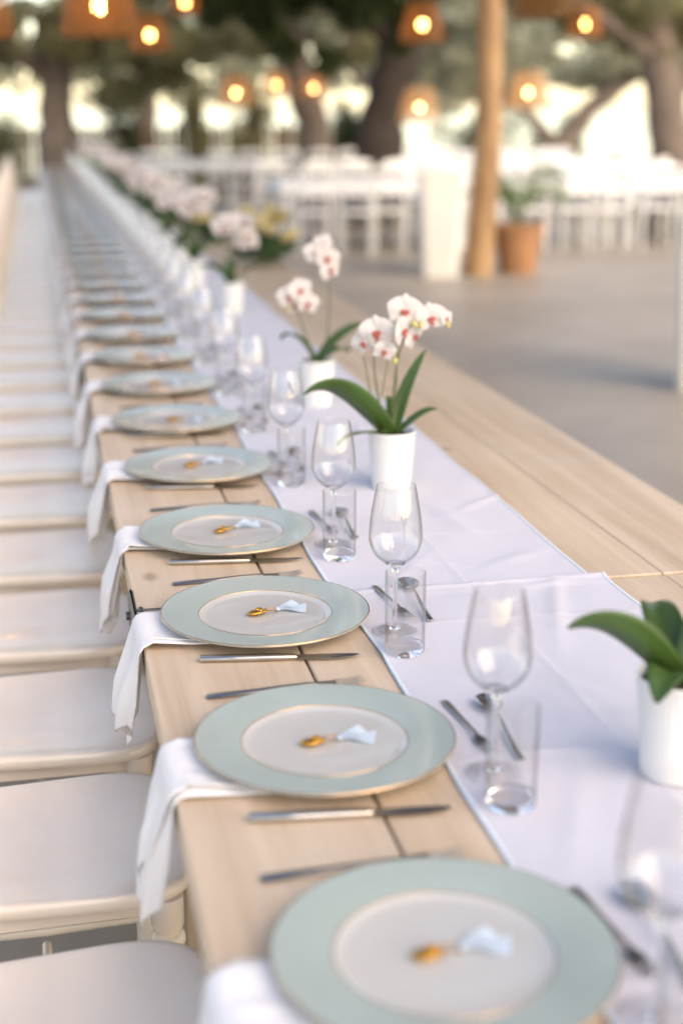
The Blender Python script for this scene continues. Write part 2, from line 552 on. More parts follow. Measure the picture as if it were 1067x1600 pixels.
# runners
def runner(name, xl, xr, y0, y1, ny, seed, label, z, endridge, skew=(0, 0), vp_=1.0):
    r = random.Random(seed)
    creases = []
    for _ in range(int(11 * (min(y1 - y0, 6)))):
        cx, cyy = r.uniform(xl, xr), r.uniform(y0, min(y1, y0 + 6))
        a = r.uniform(0, math.pi)
        creases.append((cx, cyy, math.cos(a), math.sin(a), r.uniform(.05, .17), r.uniform(.008, .020), r.uniform(.0015, .0045)))
    def h(x, y):
        s = .0009 + .0013 * math.sin(x * 19 + 2 * math.sin(y * 3.1)) * math.sin(y * 7.3 + x * 5) + .0008 * math.sin(x * 31 - y * 23) * math.sin(y * 5.1)
        for cx, cyy, ca, sa, ln, wd, am in creases:
            dx, dy = x - cx, y - cyy
            if abs(dx) > .3 or abs(dy) > .3:
                continue
            u = dx * ca + dy * sa; v = -dx * sa + dy * ca
            s += am * math.exp(-(u / ln) ** 2 - (v / wd) ** 2)
        s += .0014 * math.exp(-((x - (xl + xr) / 2 - .004 * math.sin(y * 1.7)) / .005) ** 2)
        fy = (y + .13) % .46 - .23
        s += .0013 * math.exp(-((fy + .004 * math.sin(x * 8)) / .005) ** 2)
        if endridge is not None:
            s += .0018 / (1 + math.exp(-(y - endridge + .03) / .003))
            s += .0032 * math.exp(-((y - endridge - .003 * math.sin(x * 9)) / .006) ** 2)
        return max(s, 0)
    def pt(u, v, lift=0.0):
        y = y0 + (y1 - y0) * v ** vp_
        k = (y - y0) / (y1 - y0)
        wob = .0045 * math.sin(y * 2.7 + seed) + .0025 * math.sin(y * 7.9) + .001 * math.sin(y * 21)
        a = xl + skew[0] * k + wob; b = xr + skew[1] * k + .7 * wob
        x = a + (b - a) * u
        return (x, y, z + h(x, y) + lift)
    me = MB().grid(lambda u, v: pt(u, v), 90, ny).mesh(name, 'runner', True, 80)
    o = ob(name, me)
    o.modifiers.new("thick", 'SOLIDIFY').thickness = -.0008
    tag(o, label, "table runner")
    for u0, u1 in ((-.004, .009), (.991, 1.004)):
        hm = MB().grid(lambda u, v: pt(u0 + (u1 - u0) * u, v, .0005), 2, ny).mesh("hem", 'hem', True, 80)
        ho = ob("hem", hm, o)
        ho.modifiers.new("thick", 'SOLIDIFY').thickness = -.0008
    return o


runner("table_runner", .437, .885, .4, TJ + .012, 330, 3, "lavender white linen runner on the nearest table, pale blue hem", TZ + .0011, TJ + .002)
runner("table_runner", .437, .868, TJ - .012, TEND - .1, 620, 11, "lavender white linen runner stretching from the joint to the far end", TZ + .0011, None, vp_=2.0)

# ------------------------------------------------------------------ place settings
# charger plate
pl_under = [(0, .004), (.055, .004), (.058, 0), (.064, 0), (.067, .004), (.105, .006), (.157, .0125), (.1598, .0150)]
pl_well = [(.1010, .0105), (.0985, .0095), (.094, .0078), (.088, .0072), (.045, .0070), (0, .0070)]
plate_me = MB().lathe(pl_under + [(.1592, .0158), (.1010, .0102)] + pl_well[1:], 72).mesh("charger_plate", 'cream', True, 60)
rim_me = MB().lathe([(.1024, .01062), (.106, .0112), (.13, .01375), (.150, .0160), (.1578, .0167), (.1578, .0150), (.1024, .0096), (.1024, .01062)], 72).mesh("rim", 'sage', True, 60)
gl1_me = MB().lathe([(.1012, .0104), (.1014, .0111), (.1019, .0111), (.1023, .0106), (.1018, .0098), (.1012, .0104)], 72).mesh("gold_line", 'gold_line')
gl2_me = MB().lathe([(.1584, .0158), (.1586, .0167), (.1592, .0166), (.1597, .0158), (.1592, .0152), (.1584, .0158)], 72).mesh("gold_line_outer", 'gold_line')

# knife
kh = MB()
def knife_handle():
    m = MB()
    secs = [(-.112, .0055, .0025), (-.1105, .0072, .0040), (-.06, .0076, .0043), (0, .0070, .0040), (.020, .0058, .0034), (.024, .0048, .0022)]
    vs = []; fs = []
    n = 12
    for x, hw, hh in secs:
        for j in range(n):
            a = 2 * math.pi * j / n
            c, s = math.cos(a), math.sin(a)
            vs.append((x, hw * math.copysign(abs(c) ** .6, c), .0045 + hh * math.copysign(abs(s) ** .6, s)))
    for i in range(len(secs) - 1):
        for j in range(n):
            a, b = i * n + j, i * n + (j + 1) % n
            fs.append((a, a + n, b + n, b))
    fs.append(tuple(range(n))); fs.append(tuple(range(len(secs) * n - 1, (len(secs) - 1) * n - 1, -1)))
    return m.add(vs, fs)
kh_me = knife_handle().mesh("handle", 'steel', True, 50)
def knife_blade():
    m = MB()
    secs = [(.022, -.0045, .0045), (.03, -.0085, .0052), (.06, -.0100, .0058), (.085, -.0085, .0058), (.102, -.004, .0050), (.112, .0015, .0035), (.116, .0030, .0031)]
    vs = []; fs = []
    for x, y0, y1 in secs:
        vs += [(x, y0, .0036), (x, y1, .0028), (x, y1, .0052), (x, y0, .0042)]
    for i in range(len(secs) - 1):
        for j in range(4):
            a, b = i * 4 + j, i * 4 + (j + 1) % 4
            fs.append((a, b, b + 4, a + 4))
    fs.append((3, 2, 1, 0)); fs.append(tuple(range(len(vs) - 4, len(vs))))
    return m.add(vs, fs)
kb_me = knife_blade().mesh("blade", 'steel_dark', True, 30)

# fork (along +x: handle end at -L/2, tines at +L/2)
def fork_meshes(Lt, tag_):
    s = Lt / .215
    def strip(secs, n=10):
        m = MB(); vs = []; fs = []
        for x, hw, hh, z in secs:
            for j in range(n):
                a = 2 * math.pi * j / n
                vs.append((x * s, hw * s * math.cos(a), z * s + hh * s * math.sin(a)))
        for i in range(len(secs) - 1):
            for j in range(n):
                a, b = i * n + j, i * n + (j + 1) % n
                fs.append((a, a + n, b + n, b))
        fs.append(tuple(range(n))); fs.append(tuple(range(len(secs) * n - 1, (len(secs) - 1) * n - 1, -1)))
        return m.add(vs, fs)
    hd = strip([(-.108, .004, .001, .0022), (-.106, .0075, .0018, .0024), (-.085, .0078, .002, .003), (-.04, .0052, .0022, .004), (0, .0036, .0024, .0055), (.03, .0034, .0022, .0060), (.044, .004, .002, .0055)])
    hm = hd.mesh("handle", 'fork_steel', True, 60)
    he = strip([(.042, .004, .002, .0056), (.048, .0085, .0013, .0045), (.056, .0112, .001, .0034), (.066, .0118, .001, .0028), (.069, .0118, .001, .0028)])
    for k in range(4):
        y = (-1.5 + k) * .0062
        he.tube([((.068) * s, y * s, .0028 * s), (.085 * s, y * s, .0030 * s), (.098 * s, y * s * .98, .0042 * s), (.108 * s, y * s * .97, .0070 * s)],
                [.0015 * s, .0014 * s, .0012 * s, .0006 * s], 6)
    return hm, he.mesh("tines", 'fork_steel', True, 60)
fk_h, fk_t = fork_meshes(.215, 'd')
df_h, df_t = fork_meshes(.165, 's')

def spoon_meshes(Lt):
    s = Lt / .18
    def bowl(u, v):
        a = u * 2 * math.pi
        r = v
        L_, W_ = .026, .0172
        x = .062 + L_ * r * math.cos(a)
        wd = W_ * (1 + .14 * math.cos(a))
        y = wd * r * math.sin(a)
        z = .0015 + .0075 * r ** 2 + .001 * math.cos(a) * r
        return (x * s, y * s, z * s)
    b = MB().grid(bowl, 28, 8)
    bm = b.mesh("bowl", 'steel', True, 80)
    m = MB(); vs = []; fs = []; n = 10
    secs = [(-.092, .003, .001, .002), (-.090, .0062, .0016, .0022), (-.07, .0064, .0018, .003), (-.03, .0042, .002, .006), (.0, .0028, .002, .0105), (.025, .0026, .0018, .0115), (.038, .0035, .0013, .0098)]
    for x, hw, hh, z in secs:
        for j in range(n):
            a = 2 * math.pi * j / n
            vs.append((x * s, hw * s * math.cos(a), z * s + hh * s * math.sin(a)))
    for i in range(len(secs) - 1):
        for j in range(n):
            a, c = i * n + j, i * n + (j + 1) % n
            fs.append((a, a + n, c + n, c))
    fs.append(tuple(range(n))); fs.append(tuple(range(len(secs) * n - 1, (len(secs) - 1) * n - 1, -1)))
    m.add(vs, fs)
    return bm, m.mesh("handle", 'steel', True, 60)
sp_b, sp_h = spoon_meshes(.185)

# wine glass: closed outer + inner skin
def smooth_prof(pts, k=4):
    out = []
    n = len(pts)
    for i in range(n - 1):
        p0 = pts[max(i - 1, 0)]; p1 = pts[i]; p2 = pts[i + 1]; p3 = pts[min(i + 2, n - 1)]
        for j in range(k):
            t = j / k
            q = []
            for d in (0, 1):
                q.append(.5 * (2 * p1[d] + (p2[d] - p0[d]) * t + (2 * p0[d] - 5 * p1[d] + 4 * p2[d] - p3[d]) * t * t + (3 * p1[d] - p0[d] - 3 * p2[d] + p3[d]) * t ** 3))
            out.append((max(q[0], 0), q[1]))
    out.append(pts[-1])
    return out
w_bowl = smooth_prof([(.0090, .1030), (.0185, .1085), (.0315, .1215), (.0385, .1385), (.0392, .1530), (.0365, .1800), (.0320, .2060), (.0285, .2245)], 4)
w_in = smooth_prof([(.0278, .2245), (.0312, .2060), (.0357, .1800), (.0383, .1540), (.0375, .1390), (.0305, .1228), (.0180, .1108), (.0095, .1058)], 4)
bowl_me = MB().lathe(w_bowl + [(.0282, .2250)] + w_in, 44).mesh("bowl", 'thin_glass', True, 70)
w_stem = [(0, .0030), (.0085, .0048), (.0055, .0080)] + smooth_prof([(.0042, .012), (.0034, .030), (.0034, .070), (.0042, .092), (.0090, .1022), (.0150, .1062)], 4) + [(.0145, .1072), (.009, .1052), (0, .1045)]
stem_me = MB().lathe(w_stem, 28).mesh("stem", 'glass', True, 60)
foot_me = MB().lathe([(0, .0003), (.033, 0), (.0345, .0008), (.0340, .0016), (.025, .0026), (.012, .0040), (.006, .0050)], 44).mesh("foot", 'thin_glass', True, 60)
tb_prof = [(.0283, .0125), (.0284, .020), (.0287, .06), (.0290, .1180), (.0290, .1192), (.0286, .1202), (.0281, .1202), (.0277, .1192), (.0276, .1180), (.0273, .06), (.0270, .032), (.0268, .0125)]
tumb_me = MB().lathe(tb_prof, 48).mesh("tumbler", 'thin_glass', True, 62)
base_me = MB().lathe([(0, .0010), (.023, .0004), (.0262, .0010), (.0278, .0045), (.0283, .0090), (.0283, .0124), (.0266, .0128), (.0250, .0118), (.020, .0108), (0, .0102)], 48).mesh("base", 'glass', True, 50)

# napkin drape, several meshes
def napkin_mesh(seed):
    r = random.Random(seed)
    ph = [r.uniform(0, 6.28) for _ in range(6)]
    hang = r.uniform(.145, .175)
    tips = r.choice((1.0, 1.5, 2.0)); tph = r.uniform(-.15, .2)
    hw0 = r.uniform(.128, .150)
    def f(u, v):
        # u along the length: under the plate -> table edge -> down ; v across (y)
        Lf = .20
        tot = Lf + .02 + hang
        vv = v - .5
        # the hanging end is cut to two points
        cut = 1 - .34 * (abs(2 * ((v * tips + tph) % 1) - 1)) ** .9
        s = u * (Lf + .02) / tot if False else u
        d = s * tot
        if d > Lf + .02:
            d = Lf + .02 + (d - Lf - .02) * cut
        if d < Lf:
            x = TX0 + .205 - d
            z = .0045 + .002 * math.sin(v * 9 + ph[0]) * (d / Lf) + .004 * max(0, (d - Lf + .06) / .06) * (1 + .3 * math.sin(v * 7 + ph[1])) + .006 * (d / Lf) ** 2 * (abs(vv) * 2) ** 4 * (1 if seed % 2 else .3)
            wdt = hw0 + .015 - .015 * (d / Lf)
            y = vv * wdt
        elif d < Lf + .02:
            a = (d - Lf) / .02 * math.pi / 2
            x = TX0 + .005 - .017 * math.sin(a)
            z = .0085 - .017 * (1 - math.cos(a)) + .0012 * math.sin(v * 7 + ph[1]) * math.cos(a)
            y = vv * hw0
        else:
            k = (d - Lf - .02) / hang
            wdt = hw0 - .050 * k ** .8
            fold = (.011 * math.sin(v * 8.5 + ph[2] + k * .7) + .006 * math.sin(v * 17 + ph[3])) * min(1, k * 2.2)
            x = TX0 - .012 - .016 * math.sin(min(1, k * 1.2) * 1.5) + fold - .006 * k
            z = -.0085 - (d - Lf - .02)
            y = vv * wdt + .010 * k * math.sin(ph[4]) + .004 * math.sin(k * 5 + ph[5])
        return (x, y, z)
    return MB().grid(f, 64, 26).mesh("napkin", 'napkin', True, 80)
napkins = [napkin_mesh(s) for s in range(8)]

# favour: gold charm, ring, ribbon
ch = MB()
ch.ball((-.006, 0, .0045), .0125, .0085, .0042, 18, 8)
for k in range(9):
    a = k * .7
    ch.ball((.004 + .0042 * math.cos(a * 2.1), .0052 * math.sin(a * 1.7), .0058 + .002 * math.sin(a)), .0042, .0034, .0030, 8, 6)
ch.tube([(-.017, -.004, .004), (-.012, -.008, .006), (-.003, -.009, .0065), (.006, -.006, .006)], [.001, .0022, .0024, .0012], 8)
charm_me = ch.mesh("charm", 'gold', True, 60)
rg = MB()
pts = [(.022 + .011 * math.cos(a), .007 * math.sin(a), .0035 + .0035 * math.sin(a * .5)) for a in [2 * math.pi * i / 20 for i in range(21)]]
rg.tube(pts, .0008, 6)
ring_me = rg.mesh("ring", 'gold')
def ribbon_tail(sgn, ln, lift):
    def f(u, v):
        x = .030 + ln * u
        wd = .0015 + .0085 * min(1, u * 1.8)
        y = sgn * .010 * u + (v - .5) * 2 * wd + .003 * math.sin(u * 5)
        z = .004 + lift * math.sin(u * 2.0) + .0025 * math.sin(u * 6 + v * 2) * u + (v - .5) * .003 * u
        return (x - sgn * .009 * (v - .5) * u * u, y, z)
    return MB().grid(f, 14, 6).mesh("ribbon_tail", 'ribbon', True, 80)
rt1 = ribbon_tail(1, .036, .0035)
rt2 = ribbon_tail(-1, .044, .0015)
kn_me = MB().ball((.031, 0, .0048), .0035, .0048, .0035, 10, 6).mesh("ribbon_knot", 'ribbon')

plates_y = [1.113, 1.589, 2.062, 2.516, 3.03, 3.525, 4.02]
while plates_y[-1] < TEND - .8:
    plates_y.append(plates_y[-1] + .492 + rnd.uniform(-.012, .012))
PX = .313
NSET = len(plates_y)


def which(i, one, far, ref="from the camera"):
    return (ORD[i] + " " + one) if i < 12 else far


for i, py in enumerate(plates_y):
    r = random.Random(100 + i)
    jx, jy = (.018 if i == 0 else 0, 0) if i < 4 else (r.uniform(-.006, .006), 0)
    px = PX + jx
    near = i < 12
    o = ORD[i] if near else ''
    # napkin
    n = ob("napkin", napkins[(i * 5 + 2) % 8], None, (0, py - .068 + r.uniform(-.010, .010), TZ + .0012), (0, 0, 0))
    n.modifiers.new("thick", 'SOLIDIFY').thickness = .0012
    uf = ob("under_fold", napkins[(i * 3 + 5) % 8], n, (.0045, r.choice((-1, 1)) * r.uniform(.006, .012), -.0022), (0, 0, 0), (1, .92, 1))
    uf.modifiers.new("thick", 'SOLIDIFY').thickness = .0012
    tag(n, f"white cloth napkin hanging under the {o} plate from the camera" if near else "blurred white napkin hanging off the far stretch of table edge", "napkin", "napkins hanging off the table edge")
    pox, poy = px * .972, py * .972
    p = ob("charger_plate", plate_me, None, (pox, poy, TZ + .0068), (0, 0, r.uniform(0, 6)), .985)
    tag(p, f"sage green gold rimmed charger plate, {o} from the camera" if near else "blurred sage green charger plate in the far stretch of the table", "plate", "charger plates along the table")
    ob("rim", rim_me, p); ob("gold_line", gl1_me, p); ob("gold_line", gl2_me, p)
    # favour on the plate
    f = empty("wedding_favour", (pox - .012 + r.uniform(-.006, .006), poy + r.uniform(-.008, .008), TZ + .0138), r.uniform(-.5, .45) + .12)
    tag(f, f"gold charm with pale blue ribbon on the {o} plate from the camera" if near else "blurred gold charm with blue ribbon on a far plate", "favour", "wedding favours on the plates")
    ob("charm", charm_me, f); ob("ring", ring_me, f); ob("ribbon_tail", rt1, f); ob("ribbon_tail", rt2, f); ob("ribbon_knot", kn_me, f)
    f.scale = (.98,) * 3
    # knife
    k = empty("table_knife", (.300, py - .213 + r.uniform(-.005, .005), TZ + .0008), R(-7) + r.uniform(-.02, .02))
    tag(k, f"steel dinner knife on the camera side of the {o} plate" if near else "blurred steel dinner knife in the far stretch of the table", "knife", "dinner knives")
    ob("handle", kh_me, k); ob("blade", kb_me, k)
    k = empty("dinner_fork", (.291, py + .151 + r.uniform(-.004, .004), TZ + .0004), R(2) + r.uniform(-.03, .03))
    tag(k, f"steel dinner fork half hidden behind the {o} plate from the camera" if near else "blurred steel dinner fork in the far stretch of the table", "fork", "dinner forks")
    ob("handle", fk_h, k); ob("tines", fk_t, k)
    # dessert cutlery on the runner
    k = empty("dessert_fork", (.490 + (.018 if i == 2 else 0), py - .018 + r.uniform(-.008, .008) - (.012 if i == 2 else 0), TZ + (.0068 if i == 2 else .0042)), R(-86) + r.uniform(-.03, .06))
    tag(k, f"dessert fork on the runner right of the {o} plate" if near else "blurred dessert fork on the far stretch of runner", "fork", "dessert forks")
    ob("handle", df_h, k); ob("tines", df_t, k)
    k = empty("dessert_spoon", (.530 + (.018 if i == 2 else 0), py - .030 + r.uniform(-.008, .008), TZ + (.0062 if i == 2 else .0042)), R(87) + r.uniform(-.03, .06))
    tag(k, f"dessert spoon with bowl pointing away right of the {o} plate" if near else "blurred dessert spoon on the far stretch of runner", "spoon", "dessert spoons")
    ob("bowl", sp_b, k); ob("handle", sp_h, k)
    if i == 0:
        jx = -.010
    wx, wy = .484 + jx, py - .148 + (.006 if i == 2 else 0) + (r.uniform(-.012, .012) if i > 3 else 0)
    gl = empty("wine_glass", (wx, wy, TZ + .0030), r.uniform(0, 6))
    ob("bowl", bowl_me, gl); ob("stem", stem_me, gl); ob("foot", foot_me, gl)
    tag(gl, f"empty stemmed wine glass beside the {o} plate from the camera" if near else "blurred stemmed wine glass in the far row of glasses", "wine glass", "wine glasses on the runner")
    gl = empty("tumbler", (.478 + jx, py - .226 + (r.uniform(-.012, .012) if i > 3 else 0), TZ + .0030), r.uniform(0, 6))
    ob("wall", tumb_me, gl); ob("base", base_me, gl)
    tag(gl, f"clear straight tumbler beside the {o} plate from the camera" if near else "blurred clear tumbler in the far row of glasses", "tumbler", "tumblers on the runner")

# ------------------------------------------------------------------ chairs
def chair_meshes(m):
    N = 48
    def outline(k, n=4.6):
        pts = []
        for j in range(N):
            a = 2 * math.pi * j / N
            c, s = math.cos(a), math.sin(a)
            x = .213 * math.copysign(abs(c) ** (2 / n), c)
            y = .205 * math.copysign(abs(s) ** (2 / n), s)
            y *= .93 + .07 * (x / .213) - .0
            x += .006 * (1 - (y / .2) ** 2) * (1 if c > 0 else -.3)
            pts.append((x * k, y * k))
        return pts
    rings = [(.93, -.024), (.985, -.023), (1.0, -.018), (1.002, -.008), (.992, -.003), (.975, 0.0), (.94, -.0005), (.85, -.004), (.65, -.0095), (.4, -.0125), (.15, -.0135)]
    vs = []; fs = []
    for k, z in rings:
        vs += [(x, y, .455 + z) for x, y in outline(k)]
    for i in range(len(rings) - 1):
        for j in range(N):
            a, b = i * N + j, i * N + (j + 1) % N
            fs.append((a, b, b + N, a + N))
    fs.append(tuple(range(N - 1, -1, -1)))
    vs.append((0, 0, .4412))
    o = (len(rings) - 1) * N
    for j in range(N):
        fs.append((o + j, o + (j + 1) % N, len(vs) - 1))
    D = {}
    D['seat'] = MB().add(vs, fs).mesh("seat", m, True, 50)
    lg = [(0, 0), (.012, 0), (.0125, .02), (.0155, .05), (.0165, .15), (.0185, .25), (.0200, .315), (.0235, .322), (.0245, .330), (.0235, .338), (.0180, .343), (.0180, .350), (.0240, .355), (.0255, .363), (.0240, .371), (.0185, .376), (.021, .382), (.0235, .388), (.0235, .433), (0, .433)]
    D['leg'] = MB().lathe(lg, 18).mesh("front_leg", m, True, 50)
    b = MB()
    b.tube([(-.20, 0, 0), (-.185, 0, .2), (-.18, 0, .40), (-.185, 0, .48), (-.215, 0, .66), (-.262, 0, .90)], [.013, .016, .0185, .0185, .017, .014], 12)
    D['post'] = b.mesh("back_post", m, True, 60)
    b = MB()
    pts = []
    for i in range(13):
        t = i / 12 * 2 - 1
        pts.append((-.262 - .022 * (1 - t * t), t * .19, .885 + .018 * (1 - t * t)))
    b.tube(pts, [.018 + .008 * (1 - abs(i / 6 - 1)) for i in range(13)], 10, (.55, 1.5))
    D['top_rail'] = b.mesh("top_rail", m, True, 60)
    b = MB()
    pts = [(-.222 - .012 * (1 - (i / 4 - 1) ** 2), (i / 4 - 1) * .172, .64) for i in range(9)]
    b.tube(pts, .013, 8, (.6, 1.3))
    D['rail'] = b.mesh("lower_rail", m, True, 60)
    sp = MB()
    sp.tube([(-.228, 0, .64), (-.25, 0, .76), (-.28, 0, .895)], .0085, 8)
    D['spindle'] = sp.mesh("spindle", m, True, 60)
    st = MB().tube([(-.17, 0, .2), (0, 0, .2), (.16, 0, .2)], [.008, .012, .008], 8)
    D['str'] = st.mesh("stretcher", m, True, 60)
    st = MB().tube([(0, -.165, .17), (0, 0, .17), (0, .165, .17)], [.008, .012, .008], 8)
    D['str2'] = st.mesh("stretcher_cross", m, True, 60)
    ap = MB()
    ap.box(-.165, .165, -.008, .008, .402, .433, .003)
    D['apr'] = ap.mesh("seat_rail", m, True, 30)
    return D


def make_chair(D, loc, rz, label, group, full=True):
    c = empty("dining_chair", loc, rz)
    tag(c, label, "chair", group)
    ob("seat", D['seat'], c)
    for s in (-1, 1):
        ob("front_leg", D['leg'], c, (.168, s * .165, 0))
        ob("back_post", D['post'], c, (0, s * .165, 0))
        if full:
            ob("stretcher", D['str'], c, (0, s * .165, 0))
            ob("seat_rail", D['apr'], c, (0, s * .160, 0))
    ob("seat_rail", D['apr'], c, (.170, 0, 0), (0, 0, math.pi / 2), (.85, .85, .99))
    ob("top_rail", D['top_rail'], c)
    ob("lower_rail", D['rail'], c)
    for k in range(4):
        ob("spindle", D['spindle'], c, (0, (-1.5 + k) * .075, 0))
    if full:
        ob("stretcher", D['str2'], c)
    return c


CH = chair_meshes('chair')
chy = [1.455, 1.955, 2.425]
while chy[-1] < TEND - .6:
    chy.append(chy[-1] + .488)
for i, y in enumerate(chy):
    r = random.Random(500 + i)
    lab = f"glossy white chair pushed up to the table edge, {ORD[i]} from the camera" if i < 12 else "blurred white chair in the far part of the row beside the long table"
    make_chair(CH, (-.048 + r.uniform(-.008, .008), y, 0), R(r.uniform(-1.5, 1.5)) + (R(1) if i < 3 else 0), lab, "white chairs in a row along the long table")

# ------------------------------------------------------------------ orchids
def petal_fn(L_, W_, cup, base):
    def f(u, v):
        a = u
        wd = W_ * (math.sin(math.pi * min(1, .08 + .92 * a) ** .8) ** .75 if a < 1 else 0)
        wd = max(wd, .0006)
        x = (v - .5) * 2 * wd
        return (x, base + L_ * a, cup * math.sin(a * 2.2) - 1.6 * cup * ((v - .5) * 2) ** 2 * (wd / max(W_, 1e-6)))
    return f


def blossom_mesh():
    m = MB()
    def addp(ang, L_, W_, cup, z):
        p = MB().grid(petal_fn(L_, W_, cup, .002), 9, 6)
        p.xf(Matrix.Translation((0, 0, z)) @ Matrix.Rotation(ang, 4, 'Z'))
        m.add(p.v, p.f)
    for a in (0, 125, -125):
        addp(R(a), .031, .0130, .003, -.0012)
    for a in (72, -72):
        addp(R(a), .034, .0225, .004, .0008)
    return m.mesh("blossom", 'petal', True, 80)


bl_me = blossom_mesh()
lp = MB()
lp.ball((0, -.003, .004), .0055, .0055, .0042, 10, 6)
lp.ball((0, -.0095, .005), .0040, .0065, .0026, 10, 6)
lp.ball((.0052, -.002, .0055), .0030, .0042, .0040, 8, 6)
lp.ball((-.0052, -.002, .0055), .0030, .0042, .0040, 8, 6)
lip_me = lp.mesh("lip", 'lip', True, 60)
bud_me = MB().ball((0, 0, 0), .007, .007, .0105, 10, 8).mesh("bud", 'bud')

pot_prof = [(0, .002), (.034, .002), (.0362, 0), (.0385, .002), (.0415, .03), (.0480, .1165), (.0492, .1185), (.0480, .1195), (.0462, .1185), (.0445, .100), (0, .098)]
def flute(a, k):
    return 1 + (.010 * math.cos(a * 40) if 3 <= k <= 4 else 0)
pp = [(0, .002), (.034, .002), (.0362, 0), (.0385, .002)] + [(.0388 + (.0478 - .0388) * t / 6, .004 + .110 * t / 6) for t in range(7)] + [(.0486, .1155), (.0492, .1185), (.0480, .1198), (.0462, .1185), (.0445, .100), (0, .098)]
pot_me = MB().lathe(pp, 160, lambda a, k: 1 + (.008 * math.cos(a * 40) if 4 <= k <= 10 else 0)).mesh("pot", 'pot', True, 60)
def soil_mesh():
    r = random.Random(4)
    m = MB().lathe([(.0455, .106), (.040, .1095), (.03, .112), (.015, .113), (0, .1125)], 24)
    m.v = [(x, y, z + r.uniform(-.002, .003)) for x, y, z in m.v]
    return m.mesh("soil", 'soil', True, 60)
soil_me = soil_mesh()


def bez(p, n):
    p = [Vector(q) for q in p]
    out = []
    for i in range(n + 1):
        t = i / n
        q = list(p)
        while len(q) > 1:
            q = [q[k].lerp(q[k + 1], t) for k in range(len(q) - 1)]
        out.append(q[0])
    return out


def leaf_mesh(ctrl, width, twist=0.0):
    pts = bez(ctrl, 16)
    m = MB(); vs = []; fs = []
    nv = 6
    for i, p in enumerate(pts):
        t = (pts[min(i + 1, 16)] - pts[max(i - 1, 0)]).normalized()
        side = t.cross(Vector((0, 0, 1)))
        if side.length < 1e-4:
            side = Vector((1, 0, 0))
        side.normalize()
        nrm = side.cross(t).normalized()
        if twist:
            q = Matrix.Rotation(twist, 3, t)
            side = q @ side; nrm = q @ nrm
        u = i / 16
        wd = width * .5 * (math.sin(math.pi * (.12 + .88 * u) ** 1.05) ** .62 if u < 1 else .02)
        wd = max(wd, width * .05)
        for j in range(nv + 1):
            k = j / nv * 2 - 1
            vs.append(p + side * (wd * k) + nrm * (abs(k) * wd * .28))
    for i in range(16):
        for j in range(nv):
            a = i * (nv + 1) + j
            fs.append((a, a + nv + 1, a + nv + 2, a + 1))
    return m.add(vs, fs).mesh("leaf", 'leaf', True, 80)


def orchid(loc, label, leaves, stems, blooms, buds, rz=0.0, stakes=(), scale=1.0):
    o = empty("potted_orchid", loc, rz)
    tag(o, label, "potted orchid", "white orchid pots down the middle of the table")
    if scale != 1.0:
        o.scale = (scale,) * 3
    ob("pot", pot_me, o); ob("soil", soil_me, o)
    for ctrl, wd, tw in leaves:
        l = ob("leaf", leaf_mesh([(0, 0, .108)] + ctrl, wd, tw), o)
        l.modifiers.new("thick", 'SOLIDIFY').thickness = .0016
    for pts, r0 in stems:
        pp_ = bez(pts, 14)
        ob("stem", MB().tube(pp_, [r0 * (1 - .45 * i / 14) for i in range(15)], 8).mesh("stem", 'stem'), o)
    for a, b in stakes:
        ob("stake", MB().tube([a, b], .0013, 6).mesh("stake", 'stem'), o)
    for pos, aim, s, roll in blooms:
        q = Vector(aim).normalized().to_track_quat('Z', 'Y')
        b = ob("blossom", bl_me, o, pos)
        b.rotation_mode = 'QUATERNION'
        b.rotation_quaternion = q @ Matrix.Rotation(roll, 3, 'Z').to_quaternion()
        b.scale = (s,) * 3
        ob("lip", lip_me, b)
    for pos, s in buds:
        ob("bud", bud_me, o, pos, (rnd.uniform(-.8, .8), rnd.uniform(-.8, .8), 0), s)
    return o


FW = (-.15, -1, .10)
# the sharp orchid in the middle
orchid((.679, 2.735, TZ + .003), "white ribbed pot of red lipped orchids in sharpest focus, right of wine glasses",
       [([(-.05, -.01, .16), (-.11, -.02, .25), (-.185, -.03, .205)], .060, .75),
        ([(.015, .01, .15), (.03, .0, .22), (.066, -.01, .283)], .030, 1.0),
        ([(.03, -.01, .125), (.055, -.02, .165), (.085, -.03, .165)], .026, .4),
        ([(-.05, -.03, .125), (-.10, -.04, .130), (-.125, -.06, .105)], .030, .2),
        ([(.02, .04, .15), (.03, .08, .18), (.02, .12, .16)], .038, 0)],
       [([(-.012, 0, .108), (-.03, 0, .20), (-.05, .005, .27), (-.028, 0, .34)], .0024),
        ([(.004, .005, .108), (.0, .005, .22), (.01, .01, .34), (.05, 0, .365), (.105, -.01, .345)], .0024),
        ([(-.022, 0, .19), (-.012, .002, .24), (-.010, -.01, .28)], .0014)],
       [((-.036, -.012, .322), (-.25, -1, .05), 1.04, .1), ((.020, -.014, .362), (-.05, -1, .12), 1.06, -.1),
        ((.012, -.030, .325), (.75, -.7, .0), .98, .4), ((.073, -.016, .347), (.15, -1, .05), .98, .15),
        ((-.022, -.02, .285), (.1, -1, -.25), .74, -.3), ((-.060, -.002, .300), (-.7, -.8, -.2), .80, .5), ((.042, -.004, .310), (.6, -.9, -.3), .80, .9),
        ((.106, -.012, .345), (.5, -.8, .2), .52, .2)],
       [((.036, -.03, .338), .85), ((.05, -.028, .336), .75), ((.110, -.012, .332), .7), ((.004, -.004, .262), .8)],
       stakes=[((.008, .004, .10), (.012, .008, .30)), ((-.026, .004, .10), (-.058, .004, .272))])
